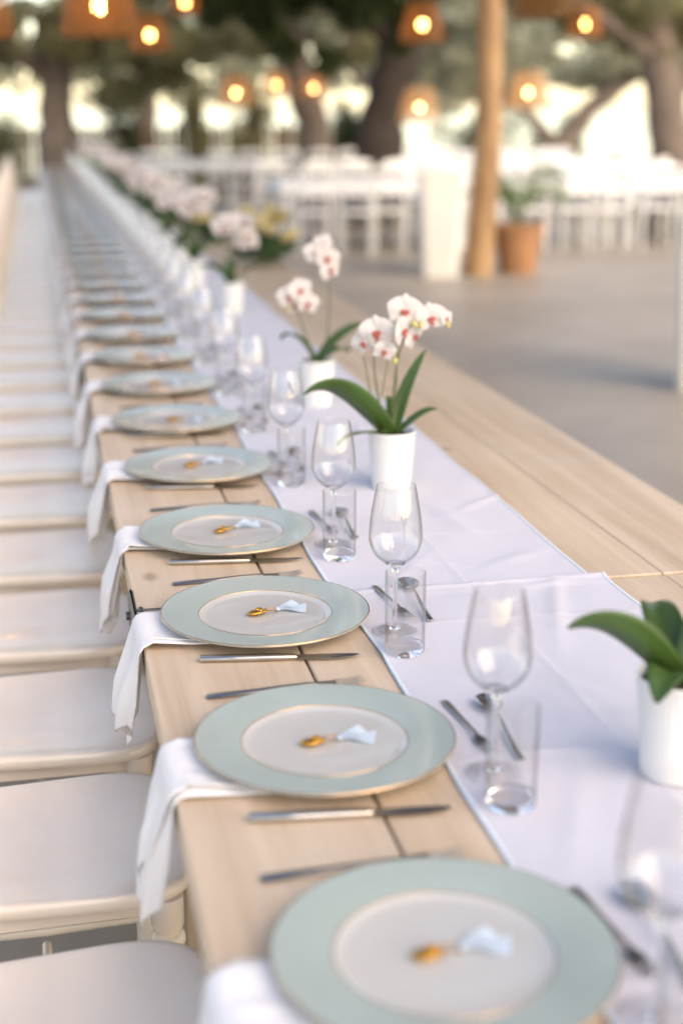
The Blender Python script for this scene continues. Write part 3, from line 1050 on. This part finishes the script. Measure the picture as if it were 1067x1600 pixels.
# second
orchid((.690, 3.60, TZ + .003), "white ribbed pot of two spray orchid directly behind the sharpest one",
       [([(.03, 0, .15), (.07, -.01, .20), (.125, -.02, .212)], .040, .5),
        ([(-.02, .03, .16), (-.06, .06, .20), (-.08, .08, .16)], .040, .2),
        ([(.05, .02, .14), (.09, .05, .15), (.10, .08, .12)], .036, 0)],
       [([(-.01, 0, .108), (-.02, 0, .19), (-.055, 0, .24), (-.06, 0, .30)], .0026),
        ([(.02, .005, .108), (.04, .005, .22), (.045, .01, .33), (.01, 0, .40)], .0024)],
       [((-.07, -.012, .285), (-.2, -1, .1), 1.0, .1), ((-.045, -.016, .302), (.2, -1, .15), 1.0, .3), ((-.025, -.02, .268), (.3, -1, -.1), .95, -.2), ((-.055, .0, .262), (-.5, -.9, 0), .8, .3),
        ((.000, -.01, .395), (-.3, -1, .2), 1.0, .1), ((.026, -.014, .382), (.2, -1, .1), 1.02, -.2), ((.034, -.01, .350), (.5, -1, 0), .95, .3), ((.018, .0, .415), (0, -1, .5), .85, .7)],
       [((-.072, -.01, .255), .8), ((-.08, 0, .27), .7)])
# near right, only leaves reach into the frame
orchid((.690, 1.40, TZ + .003), "big white pot with broad orchid leaves at the right edge, nearest the camera",
       [([(-.05, -.01, .17), (-.09, -.005, .20), (-.135, .0, .183)], .046, .9),
        ([(-.02, -.02, .13), (-.04, -.05, .16), (-.055, -.06, .115)], .050, 0),
        ([(.03, .02, .16), (.06, .03, .22), (.09, .04, .25)], .045, .3),
        ([(.03, -.02, .16), (.09, -.03, .19), (.14, -.02, .16)], .050, .2),
        ([(.0, .05, .15), (.01, .09, .18), (.02, .14, .15)], .045, 0)],
       [([(.03, .01, .108), (.06, .01, .20), (.10, .01, .30), (.14, 0, .36)], .0026)],
       [((.13, -.01, .35), FW, 1.0, 0), ((.16, -.01, .34), FW, 1.0, .3)], [], scale=1.03)


def random_orchid(y, x, seed, label):
    r = random.Random(seed)
    leaves = []
    for k in range(4):
        a = k * 1.57 + r.uniform(-.4, .4)
        L_ = r.uniform(.10, .16)
        c, s = math.cos(a), math.sin(a)
        leaves.append(([(c * L_ * .35, s * L_ * .35, .108 + r.uniform(.04, .08)), (c * L_ * .75, s * L_ * .75, .108 + r.uniform(.07, .12)), (c * L_, s * L_, .108 + r.uniform(.03, .09))], r.uniform(.038, .052), r.uniform(-.3, .5)))
    stems = []; blooms = []
    for s in range(2):
        sx = (-1 if s == 0 else 1) * r.uniform(.02, .06)
        top = r.uniform(.29, .37)
        stems.append(([(0, 0, .108), (sx * .5, 0, .2), (sx, .01, top), (sx * 1.8, 0, top + .02)], .0025))
        for k in range(r.randint(6, 9)):
            blooms.append(((sx + r.uniform(-.055, .055), r.uniform(-.04, .02), top + r.uniform(-.05, .035)), (r.uniform(-.7, .5), -1, r.uniform(-.1, .4)), r.uniform(.9, 1.1), r.uniform(-.5, .5)))
    orchid((x, y, TZ + .003), label, leaves, stems, blooms, [])


pot_list = [(5.38, .705), (6.25, .66), (7.0, .68), (7.75, .67), (8.5, .69), (9.3, .67), (10.1, .68), (10.9, .67), (11.8, .68), (12.7, .67), (13.6, .68), (14.6, .67), (15.6, .68), (16.7, .67), (17.9, .68), (19.2, .67)]
for k, (y, x) in enumerate(pot_list):
    lab = ("blurred white orchid pot, third from the sharp one, with a broad leaf" if k == 0 else
           "blurred white orchid pot just behind the broad leafed one" if k == 1 else f"blurred orchid pot in the far flower line, {ORD[k - 2]} beyond the broad leafed pair")
    random_orchid(y, x, 40 + k, lab)

# ------------------------------------------------------------------ low flower arrangements on the right half of the table
def leaf_cloud(name, m, centres, count, size, seed, flat=.35):
    """many small leaf quads round the given (centre, radii) clumps, one mesh"""
    g = np.random.default_rng(seed)
    V = []
    tot = sum(rr[0] * rr[1] * rr[2] for _, rr in centres) ** 1
    for c, rr in centres:
        n = max(8, int(count * (rr[0] * rr[1] * rr[2]) / tot))
        d = g.normal(size=(n, 3)); d /= np.linalg.norm(d, axis=1, keepdims=True)
        rad = g.random((n, 1)) ** .45
        P = np.array(c) + d * rad * np.array(rr)
        ax = g.normal(size=(n, 3)); ax[:, 2] *= .6; ax /= np.linalg.norm(ax, axis=1, keepdims=True)
        b = g.normal(size=(n, 3)); b -= (b * ax).sum(1, keepdims=True) * ax; b /= np.linalg.norm(b, axis=1, keepdims=True)
        nn = np.cross(ax, b)
        s = size * (.6 + .8 * g.random((n, 1)))
        q = np.stack([P - ax * s, P + b * s * flat + nn * s * .12, P + ax * s, P - b * s * flat + nn * s * .12], 1)
        V.append(q.reshape(-1, 3))
    V = np.concatenate(V)
    nf = len(V) // 4
    me = bpy.data.meshes.new(name)
    me.vertices.add(len(V)); me.vertices.foreach_set("co", V.astype(np.float32).ravel())
    me.loops.add(nf * 4); me.loops.foreach_set("vertex_index", np.arange(nf * 4, dtype=np.int32))
    me.polygons.add(nf)
    me.polygons.foreach_set("loop_start", np.arange(0, nf * 4, 4, dtype=np.int32))
    me.polygons.foreach_set("loop_total", np.full(nf, 4, dtype=np.int32))
    me.materials.append(MT[m])
    me.update(calc_edges=True)
    return me


def rose_mesh(m):
    b = MB()
    for ring, (n, rad, h, tilt) in enumerate([(3, .006, .020, .15), (4, .012, .020, .4), (5, .018, .018, .75), (6, .024, .014, 1.1)]):
        for k in range(n):
            a = 2 * math.pi * k / n + ring * .5
            p = MB().grid(lambda u, v: ((v - .5) * .030 * math.sin(math.pi * (.15 + .8 * u)), 0 - .006 * (1 - ((v - .5) * 2) ** 2), u * .028), 5, 5)
            p.xf(Matrix.Rotation(a, 4, 'Z') @ Matrix.Translation((0, -rad * .5, h * .3)) @ Matrix.Rotation(tilt, 4, 'X'))
            b.add(p.v, p.f)
    return b.mesh("rose", m, True, 80)


rose_y, rose_p = rose_mesh('yellow'), rose_mesh('pinkp')


def arrangement(x, y, label, seed, nro, me, ln=.28, ht=.13):
    r = random.Random(seed)
    a = empty("flower_arrangement", (x, y, TZ))
    tag(a, label, "flower arrangement", "flower arrangements on the right half of the table")
    cs = [((r.uniform(-.11, .11), r.uniform(-ln, ln), r.uniform(.035, ht * .6)), (.07, .08, .04)) for _ in range(12)]
    ob("greenery", leaf_cloud("greenery", 'garland_leaf', cs, 900, .022, seed), a)
    for k in range(nro):
        ob("rose", me, a, (r.uniform(-.11, .11), r.uniform(-ln, ln), r.uniform(ht * .6, ht * 1.15)), (r.uniform(-.1, .9), r.uniform(-.5, .5), r.uniform(0, 6)), r.uniform(1.2, 1.7))
    return a


arrangement(1.11, 7.05, "low arrangement of yellow roses at the right table edge", 3, 15, rose_y, .26, .22)
arrangement(.98, 8.6, "cream yellow flower arrangement just behind the yellow roses", 5, 12, rose_y, .26, .20)
for k, y in enumerate([9.9, 11.2, 12.6, 14.2, 16.0, 18.0]):
    arrangement(.92, y, f"blurred blush flower arrangement, {ORD[k]} beyond the yellow ones", 20 + k, 14, rose_p, .35, .19)

# ------------------------------------------------------------------ pergola
pg = empty("pergola", (4.05, 13.0, 0))
tag(pg, "pergola of peeled log posts over the long table, with added unseen shade mats", "pergola")
def log_mesh(seed, h, r0):
    r = random.Random(seed)
    pts = []; rd = []
    for i in range(15):
        z = h * i / 14
        pts.append((.035 * math.sin(z * 1.3 + seed) + .06 * z / h, .02 * math.cos(z * 1.7 + seed), z))
        rd.append(r0 * (1.08 - .18 * i / 14) * (1 + r.uniform(-.05, .05)))
    return MB().tube(pts, rd, 16).mesh("post", 'log', True, 60)
def P(x, y, z):
    return (x - 4.05, y - 13.0, z)
ROOF = 3.25
for k, (x, y) in enumerate([(4.05, 13.0), (3.78, 7.30), (4.05, 1.6), (4.05, -4), (-1.5, 18.8), (-1.5, 13), (-1.5, 7.3), (-1.5, 1.6), (-1.5, -4)]):
    ob("post", log_mesh(k, ROOF, .125), pg, P(x, y, 0))
bm_me = MB().box(-.08, .08, -12.6, 12.6, 0, .18, .01).mesh("beam", 'beam', True, 30)
for x in (4.1, 1.3, -1.5):
    ob("beam", bm_me, pg, P(x, 7.6, ROOF))
rf_me = MB().box(-2.15, 3.75, -.045, .045, 0, .12, .008).mesh("rafter", 'beam', True, 30)
yy = -4.6
while yy < 20.2:
    ob("rafter", rf_me, pg, P(.75, yy, ROOF + .182)); yy += 1.24
mat_me = MB().box(.35, 3.5, -.46, .46, 0, .02).mesh("unseen_shade_mat", 'reed', False)  # mats out of view, added and gapped to control light from above
yy = 2.2
while yy < 20.0:
    ob("unseen_shade_mat", mat_me, pg, P(.75, yy, ROOF + .305)); yy += 1.24

# ------------------------------------------------------------------ pendant lamps
def lamp_meshes(m, rb, rt, h):
    b = MB()
    n = 34
    for k in range(n):
        a = 2 * math.pi * k / n
        wd = 2 * math.pi / n * .27
        def f(u, v, a=a, wd=wd):
            rr = rt + (rb - rt) * (1 - (1 - u) ** 1.3) if u > 0 else rt
            rr += .004 * math.sin(u * 40 + (k % 2) * math.pi)
            an = a + (v - .5) * 2 * wd
            return (rr * math.cos(an), rr * math.sin(an), h * (1 - u))
        b.grid(f, 14, 1)
    for i in range(9):
        u = i / 8
        rr = rt + (rb - rt) * (1 - (1 - u) ** 1.3)
        pts = [(rr * math.cos(2 * math.pi * j / 28), rr * math.sin(2 * math.pi * j / 28), h * (1 - u)) for j in range(29)]
        b.tube(pts, .007 if i in (0, 8) else .0045, 5, cap=False)
    sh = b.mesh("woven_shade", m, True, 60)
    bl = MB().ball((0, 0, h * .42), .024, .024, .032, 14, 10).mesh("bulb", 'bulb_dim' if m == 'wicker_pale' else 'bulb')
    sk = MB().lathe([(0, h * .42 + .035), (.018, h * .42 + .035), (.02, h * .42 + .10), (.012, h + .02), (0, h + .02)], 14).mesh("socket", 'cord')
    return sh, bl, sk


def pendant(x, y, z, dia, label, pale=False, lit=True):
    h = dia * .80
    sh, bl, sk = lamp_meshes('wicker_pale' if pale else 'wicker', dia / 2, dia * .30, h)
    o = empty("pendant_lamp", (x, y, z))
    tag(o, label, "pendant lamp", "woven pendant lamps hanging over the terrace")
    ob("woven_shade", sh, o)
    if lit:
        ob("bulb", bl, o)
    ob("socket", sk, o)
    ob("cord", MB().tube([(0, 0, h), (0, 0, 3.24 - z)], .004, 6).mesh("cord", 'cord'), o)


pendant(.35, 7.3, 1.85, .38, "large orange woven lamp hanging over the table at top left")
pendant(1.045, 13.0, 2.0, .36, "orange woven lamp with bright bulb, right of the large one")
pendant(1.67, 16.0, 2.5, .30, "small woven lamp at the top edge, left of the dark foliage")
pendant(3.205, 12.0, 2.05, .38, "orange woven lamp with white hot bulb before the dark trunk")
pendant(5.59, 14.5, 2.22, .38, "orange woven lamp at the top right, beyond the log post")
pendant(5.53, 16.0, 1.52, .50, "pale glowing lamp right of the log post", True)
pendant(4.52, 17.0, 1.36, .50, "pale conical lamp between dark trunk and log post", True)
pendant(2.61, 19.0, 1.55, .48, "peach conical lamp left of the dark trunk, over the flowers", True)
pendant(3.30, 20.0, 1.70, .40, "peach lamp left of centre, above the grey trunk", True)
pendant(3.815, 20.0, 1.66, .40, "peach lamp just left of the dark leaning trunk", True)
pendant(2.72, 7.6, 1.975, .40, "dark brown woven lamp cut off by the top edge, above the palm", lit=False)
pendant(-.24, 8.0, 1.87, .38, "orange woven lamp cut off by the top left corner")
pendant(-.35, 6.0, 2.0, .38, "orange woven lamp above the chairs, mirrored in the seats")
pendant(.55, 4.4, 2.1, .38, "orange woven lamp above the table, mirrored in the plates")

# ------------------------------------------------------------------ planters and pots
def planter_mesh():
    m = MB()
    def ringpts(hw, z, c=.03):
        return [(-hw + c, -hw, z), (hw - c, -hw, z), (hw, -hw + c, z), (hw, hw - c, z), (hw - c, hw, z), (-hw + c, hw, z), (-hw, hw - c, z), (-hw, -hw + c, z)]
    rings = [(.155, 0), (.160, .01), (.205, .945), (.213, .950), (.213, .965), (.190, .965), (.188, .90)]
    vs = []
    for hw, z in rings:
        vs += ringpts(hw, z)
    fs = [tuple(range(7, -1, -1))]
    for k in range(len(rings) - 1):
        for j in range(8):
            a, b = k * 8 + j, k * 8 + (j + 1) % 8
            fs.append((a, b, b + 8, a + 8))
    fs.append(tuple(range((len(rings) - 1) * 8, len(rings) * 8)))
    return m.add(vs, fs).mesh("tall_planter", 'planter', True, 30)
plm = planter_mesh()
tag(ob("tall_planter", plm, None, (3.67, 13.0, 0), (0, 0, R(-12))), "tall white tapered planter standing left of the log post", "planter", "tall white planters")
tag(ob("tall_planter", plm, None, (3.60, 7.25, 0), (0, 0, R(-26))), "tall white planter cut off by the right edge of the photo", "planter", "tall white planters")
tp = empty("potted_palm", (4.49, 13.15, 0))
tag(tp, "green palm in a round terracotta pot right of the log post", "potted plant")
ob("pot", MB().lathe([(0, 0), (.17, 0), (.175, .01), (.225, .37), (.245, .375), (.25, .45), (.235, .455), (.225, .40), (0, .39)], 40).mesh("pot", 'terracotta', True, 40), tp)
ob("soil", MB().lathe([(.225, .40), (.1, .42), (0, .425)], 24).mesh("soil", 'soil', True, 60), tp)
def frond(seed):
    r = random.Random(seed)
    a = r.uniform(0, 6.28); L_ = r.uniform(.35, .68); up = r.uniform(.40, .68)
    c, s = math.cos(a), math.sin(a)
    pts = bez([(0, 0, .42), (c * L_ * .2, s * L_ * .2, .42 + up * .8), (c * L_ * .6, s * L_ * .6, .42 + up * 1.1), (c * L_, s * L_, .42 + up * .55)], 14)
    m = MB().tube(pts, [.006 * (1 - .8 * i / 14) for i in range(15)], 5)
    for i in range(3, 15):
        t = (pts[min(i + 1, 14)] - pts[i - 1]).normalized()
        sd_ = t.cross(Vector((0, 0, 1))).normalized()
        for q in (-1, 1):
            ll = .22 * math.sin(math.pi * (i - 1) / 15)
            d = (sd_ * q + t * .7 + Vector((0, 0, -.15))).normalized()
            p = pts[i]
            wv = t * .017
            m.add([p - wv * .3, p + d * ll * .5 - wv, p + d * ll, p + d * ll * .5 + wv], [(0, 1, 2, 3)])
    return m.mesh("frond", 'palm', True, 80)
for k in range(17):
    ob("frond", frond(60 + k), tp)

# ------------------------------------------------------------------ tables and chairs of the far terrace
CF = chair_meshes('chair_far')
tt = MB().box(-.95, .95, -.42, .42, .72, .755, .008)
def skirt(u, v):
    # cloth skirt with soft folds, hanging 25 cm
    per = [(-.96, -.43), (.96, -.43), (.96, .43), (-.96, .43), (-.96, -.43)]
    ln = [1.92, .86, 1.92, .86]; T = sum(ln); d = u * T
    k = 0
    while k < 3 and d > ln[k]:
        d -= ln[k]; k += 1
    f = min(1, d / ln[k])
    x = per[k][0] + (per[k + 1][0] - per[k][0]) * f; y = per[k][1] + (per[k + 1][1] - per[k][1]) * f
    s = 1 + .02 * v + .008 * v * math.sin(u * 95)
    return (x * s, y * (1 + .05 * v + .02 * v * math.sin(u * 95)), .758 - .13 * v)
top_me = tt.mesh("table_top", 'chair_far', True, 30)
sk_m = MB().grid(skirt, 96, 4)
sk_m.add([(-.96, -.43, .7585), (.96, -.43, .7585), (.96, .43, .7585), (-.96, .43, .7585)], [(0, 1, 2, 3)])
skirt_me = sk_m.mesh("tablecloth", 'cloth_far', True, 60)
fleg_me = MB().box(-.03, .03, -.03, .03, 0, .722, .004).mesh("leg", 'chair_far', True, 30)
far_rows = [(16.0, 2.6, 14.6), (19.2, 5.9, 15.2), (22.6, 1.5, 15.0)]
for ri, (y, xa, xb) in enumerate(far_rows):
    x = xa + .96
    k = 0
    tk = 0
    nc = {-1: 0, 1: 0}
    while x < xb - .9:
        t = empty("terrace_table", (x, y, 0))
        tag(t, f"white table in the {['front', 'middle', 'back'][ri]} row of the far terrace, {ORD[tk]} from the left", "table", f"far terrace tables row {ORD[ri]}")
        ob("table_top", top_me, t)
        for sx in (-1, 1):
            for sy in (-1, 1):
                ob("leg", fleg_me, t, (sx * .88, sy * .36, 0))
        tag(ob("tablecloth", skirt_me, None, (x, y, .0)), f"white tablecloth on the {['front', 'middle', 'back'][ri]} row of far tables, {ORD[tk]} from the left", "tablecloth", f"far tablecloths row {ORD[ri]}")
        for q in (-.72, -.24, .24, .72):
            for s in (-1, 1):
                r = random.Random(ri * 100 + k)
                if ri == 2 and s == 1:
                    continue
                k += 1
                nc[s] += 1
                row = ["front", "middle", "back"][ri]
                side = "near" if s < 0 else "far"
                make_chair(CF, (x + q + r.uniform(-.07, .07), y + s * (.56 + r.uniform(-.04, .22)), 0), (math.pi / 2 if s < 0 else -math.pi / 2) + r.uniform(-.4, .4),
                           (f"white chair on the {side} side of the {row} far row, {ORD[nc[s] - 1]} from the left" if ri == 0 and s < 0 else f"blurred white chair on the {side} side of the {row} row of far tables"), f"white chairs on the {side} side of the {row} far row", full=False)
        x += 2.0
        tk += 1

# ------------------------------------------------------------------ trees
def tree(name, label, trunk, rad, limbs, clumps, bark, fol, count, size, seed, group):
    base = trunk[0]
    o = empty(name, base)
    tag(o, label, "tree", group)
    def loc(p):
        return (p[0] - base[0], p[1] - base[1], p[2] - base[2])
    r = random.Random(seed)
    pts = bez([loc(p) for p in trunk], 16)
    pts = [p + Vector((r.uniform(-.03, .03), r.uniform(-.03, .03), 0)) for p in pts]
    rd = [rad[0] + (rad[1] - rad[0]) * i / 16 for i in range(17)]
    rd = [q * (1 + (.45 * max(0, 1 - i / 3)) + r.uniform(-.06, .06)) for i, q in enumerate(rd)]
    tm = MB().tube(pts, rd, 14)
    ob("trunk", tm.mesh("trunk", bark, True, 80), o)
    for l, r0 in limbs:
        lp_ = bez([loc(p) for p in l], 12)
        ob("limb", MB().tube(lp_, [r0 * (1 - .7 * i / 12) for i in range(13)], 9).mesh("limb", bark, True, 80), o)
    cs = []
    for c, rr in clumps:
        for _ in range(9):
            d = Vector((r.gauss(0, 1), r.gauss(0, 1), r.gauss(0, 1))).normalized() * (r.random() ** .4)
            s = r.uniform(.22, .42)
            cs.append((loc((c[0] + d.x * rr[0], c[1] + d.y * rr[1], c[2] + d.z * rr[2])), (rr[0] * s, rr[1] * s, rr[2] * s)))
    ob("crown", leaf_cloud("crown", fol, cs, count, size, seed), o)


G = "trees round the terrace"
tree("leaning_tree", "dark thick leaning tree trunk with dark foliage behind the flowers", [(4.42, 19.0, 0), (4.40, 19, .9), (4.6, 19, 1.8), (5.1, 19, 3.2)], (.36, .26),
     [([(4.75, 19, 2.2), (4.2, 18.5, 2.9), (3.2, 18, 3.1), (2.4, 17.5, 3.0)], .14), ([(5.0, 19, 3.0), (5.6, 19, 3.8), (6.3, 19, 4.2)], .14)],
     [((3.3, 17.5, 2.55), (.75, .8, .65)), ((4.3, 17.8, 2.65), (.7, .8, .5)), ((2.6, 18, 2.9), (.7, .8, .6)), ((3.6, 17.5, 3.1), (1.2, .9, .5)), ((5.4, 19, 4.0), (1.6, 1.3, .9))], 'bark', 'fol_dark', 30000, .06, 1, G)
tree("grey_tree", "grey brown tree trunk left of the dark leaning trunk", [(4.35, 22, 0), (4.3, 22, .9), (4.1, 22, 1.7), (3.7, 22, 3.0)], (.30, .2),
     [([(4.1, 22, 1.7), (4.6, 22, 2.2), (5.0, 22, 3.0)], .13)],
     [((3.4, 22, 2.75), (1.1, 1, .65)), ((2.0, 22.5, 2.5), (1.0, 1, .65)), ((2.6, 22.5, 3.2), (1.8, 1, .5)), ((4.9, 22, 2.7), (.9, .8, .6))], 'bark_pale', 'fol_olive', 15000, .065, 2, G)
tree("bent_tree", "bent tree trunk at the far right edge of the photo", [(7.95, 17.2, 0), (7.9, 17.2, .9), (7.75, 17.2, 1.6), (7.4, 17.2, 2.9)], (.30, .22),
     [([(7.72, 17.2, 1.7), (8.4, 17, 2.2), (9.2, 17, 2.9)], .16), ([(7.6, 17.2, 2.1), (6.8, 16.8, 2.5), (6.2, 16.6, 2.8)], .1)],
     [((7.0, 16.8, 2.55), (.8, .8, .5)), ((7.9, 17.4, 2.5), (.8, .9, .55)), ((6.4, 17.2, 2.8), (.8, .8, .4)), ((8.8, 17, 3.0), (1.1, 1, .7))], 'bark_pale', 'fol_olive', 15000, .055, 3, G)
tree("arching_tree", "small arching tree under the pale foliage right of the palm", [(8.75, 24, 0), (8.8, 24, .8), (9.1, 24, 1.6), (10.6, 24, 2.3)], (.22, .14),
     [([(8.8, 24, .9), (8.2, 24, 1.6), (7.4, 24, 2.3)], .13)],
     [((8.0, 24, 2.2), (1.3, .9, .55)), ((9.8, 24, 2.5), (1.5, .9, .55)), ((11.2, 24, 2.45), (1.2, .9, .55)), ((7.0, 24.5, 2.3), (1.0, .8, .8)), ((9, 24.5, 3.2), (2.6, .9, .5))], 'bark_pale', 'fol_grey', 20000, .065, 4, G)
tree("spreading_tree", "spreading tree behind the far end of the long table", [(.4, 23.5, 0), (.35, 23.5, 1), (.5, 23.5, 1.9), (.3, 23.5, 3)], (.32, .24),
     [([(.45, 23.5, 1.9), (-.4, 23, 2.5), (-1.4, 22.5, 2.9)], .14), ([(.45, 23.5, 2.1), (1.4, 23, 2.7), (2.2, 22.5, 3.0)], .14)],
     [((-.3, 22.8, 2.6), (1.0, 1, .6)), ((1.3, 22.8, 2.4), (1.0, .9, .7)), ((2.2, 22.6, 2.6), (.9, .9, .6)), ((-1.2, 22.6, 2.4), (.8, .9, .7)), ((.4, 23.2, 2.6), (.9, .9, .6)), ((.3, 23.5, 3.3), (1.8, 1.3, .6))], 'bark_pale', 'fol_olive', 20000, .06, 5, G)
bgt = [(-6, 29, 'fol_olive'), (-2.2, 30, 'fol_olive'), (6.6, 28, 'fol_grey'), (14.8, 27, 'fol_olive'), (18, 24, 'fol_grey'), (2.2, 31, 'fol_grey'), (10.4, 33, 'fol_grey')]
lbs = ["olive green tree at the far left edge", "olive green tree behind the far left chairs", "silvery tree behind the log post", "olive green tree beyond the bright opening on the right",
       "silvery tree at the far right behind the bent trunk", "silvery tree far behind the end of the long table", "silvery tree far behind the arching tree"]
for k, (x, y, fo) in enumerate(bgt):
    r = random.Random(k)
    tree("background_tree", lbs[k], [(x, y, -.05), (x + .1, y, 1), (x + .3, y, 2), (x + r.uniform(-.5, .5), y, 3.4)], (.26, .16),
         [([(x + .2, y, 1.7), (x - .9, y, 2.5), (x - 1.6, y, 3.2)], .1), ([(x + .2, y, 1.9), (x + 1.1, y, 2.6), (x + 1.8, y, 3.2)], .1)],
         [((x - 1.3, y, 2.7), (1.3, 1.1, .9)), ((x + 1.4, y, 2.75), (1.3, 1.1, .9)), ((x, y, 3.0), (1.5, 1.2, .8)), ((x, y, 4.0), (2.2, 1.3, .9)), ((x - 1.1, y + .3, 2.15), (1.3, .9, .55)), ((x + 1.2, y - .3, 2.1), (1.3, .9, .55)), ((x + 2.4, y, 2.5), (.9, .9, .7)), ((x - 2.4, y, 2.5), (.9, .9, .7))], 'bark_pale', fo, 15000, .085, 30 + k, G)

# shrubs along the terrace's far edge
for k, (x, y, h, wd, fo, lb) in enumerate([
        (3.85, 26.2, 2.1, .38, 'fol_olive', "tall olive shrub left of the grey trunk, before the bright sea"), (5.6, 26.4, 1.7, .6, 'fol_dark', "dark shrub between the grey and the leaning trunks"),
        (8.0, 26.0, 1.7, .8, 'fol_grey', "silvery shrub behind the log post"), (9.6, 26.2, 1.35, .6, 'fol_olive', "olive shrub right of the palm, at the terrace edge"),
        (-.75, 25.5, 2.2, .6, 'fol_olive', "green shrub beyond the far left chairs"), (1.55, 26.3, 2.2, .42, 'fol_dark', "tall dark shrub behind the end of the table"), (2.95, 26.5, 2.0, .22, 'fol_olive', "slender shrub between two bright gaps behind the flowers")]):
    r = random.Random(900 + k)
    so_ = empty("shrub", (x, y, 0))
    tag(so_, lb, "shrub", "shrubs along the terrace edge")
    cs = [((r.uniform(-wd, wd) * .8, r.uniform(-.3, .3), r.uniform(.15, h * .9)), (wd * .45, .3, h * .22)) for _ in range(16)]
    ob("foliage", leaf_cloud("foliage", fo, cs, 5000, .05, 900 + k), so_)
    for q in range(4):
        ob("stem", MB().tube([(0, 0, 0), (r.uniform(-.2, .2), 0, h * .5), (r.uniform(-wd, wd) * .7, r.uniform(-.2, .2), h * .85)], [.03, .02, .008], 7).mesh("stem", 'bark_pale'), so_)

# slatted fence behind the end of the table
fe = empty("slat_fence", (3.0, 27.2, -.05))
tag(fe, "brown slatted wooden fence behind the far end of the table", "fence")
sl_me = MB().box(-.05, .05, -.012, .012, 0, 1.25, .004).mesh("slat", 'slat', True, 30)
for k in range(66):
    ob("slat", sl_me, fe, (-4.4 + k * .125, rnd.uniform(-.006, .006), rnd.uniform(0, .03)), (0, rnd.uniform(-.012, .012), 0))
for z in (.3, 1.0):
    ob("rail", MB().box(-4.5, 4.0, .016, .056, z, z + .07, .005).mesh("rail", 'slat', True, 30), fe)
for k in range(5):
    ob("post", MB().box(-.05, .05, .058, .158, 0, 1.35, .006).mesh("post", 'slat', True, 30), fe, (-4.3 + k * 2.0, 0, 0))
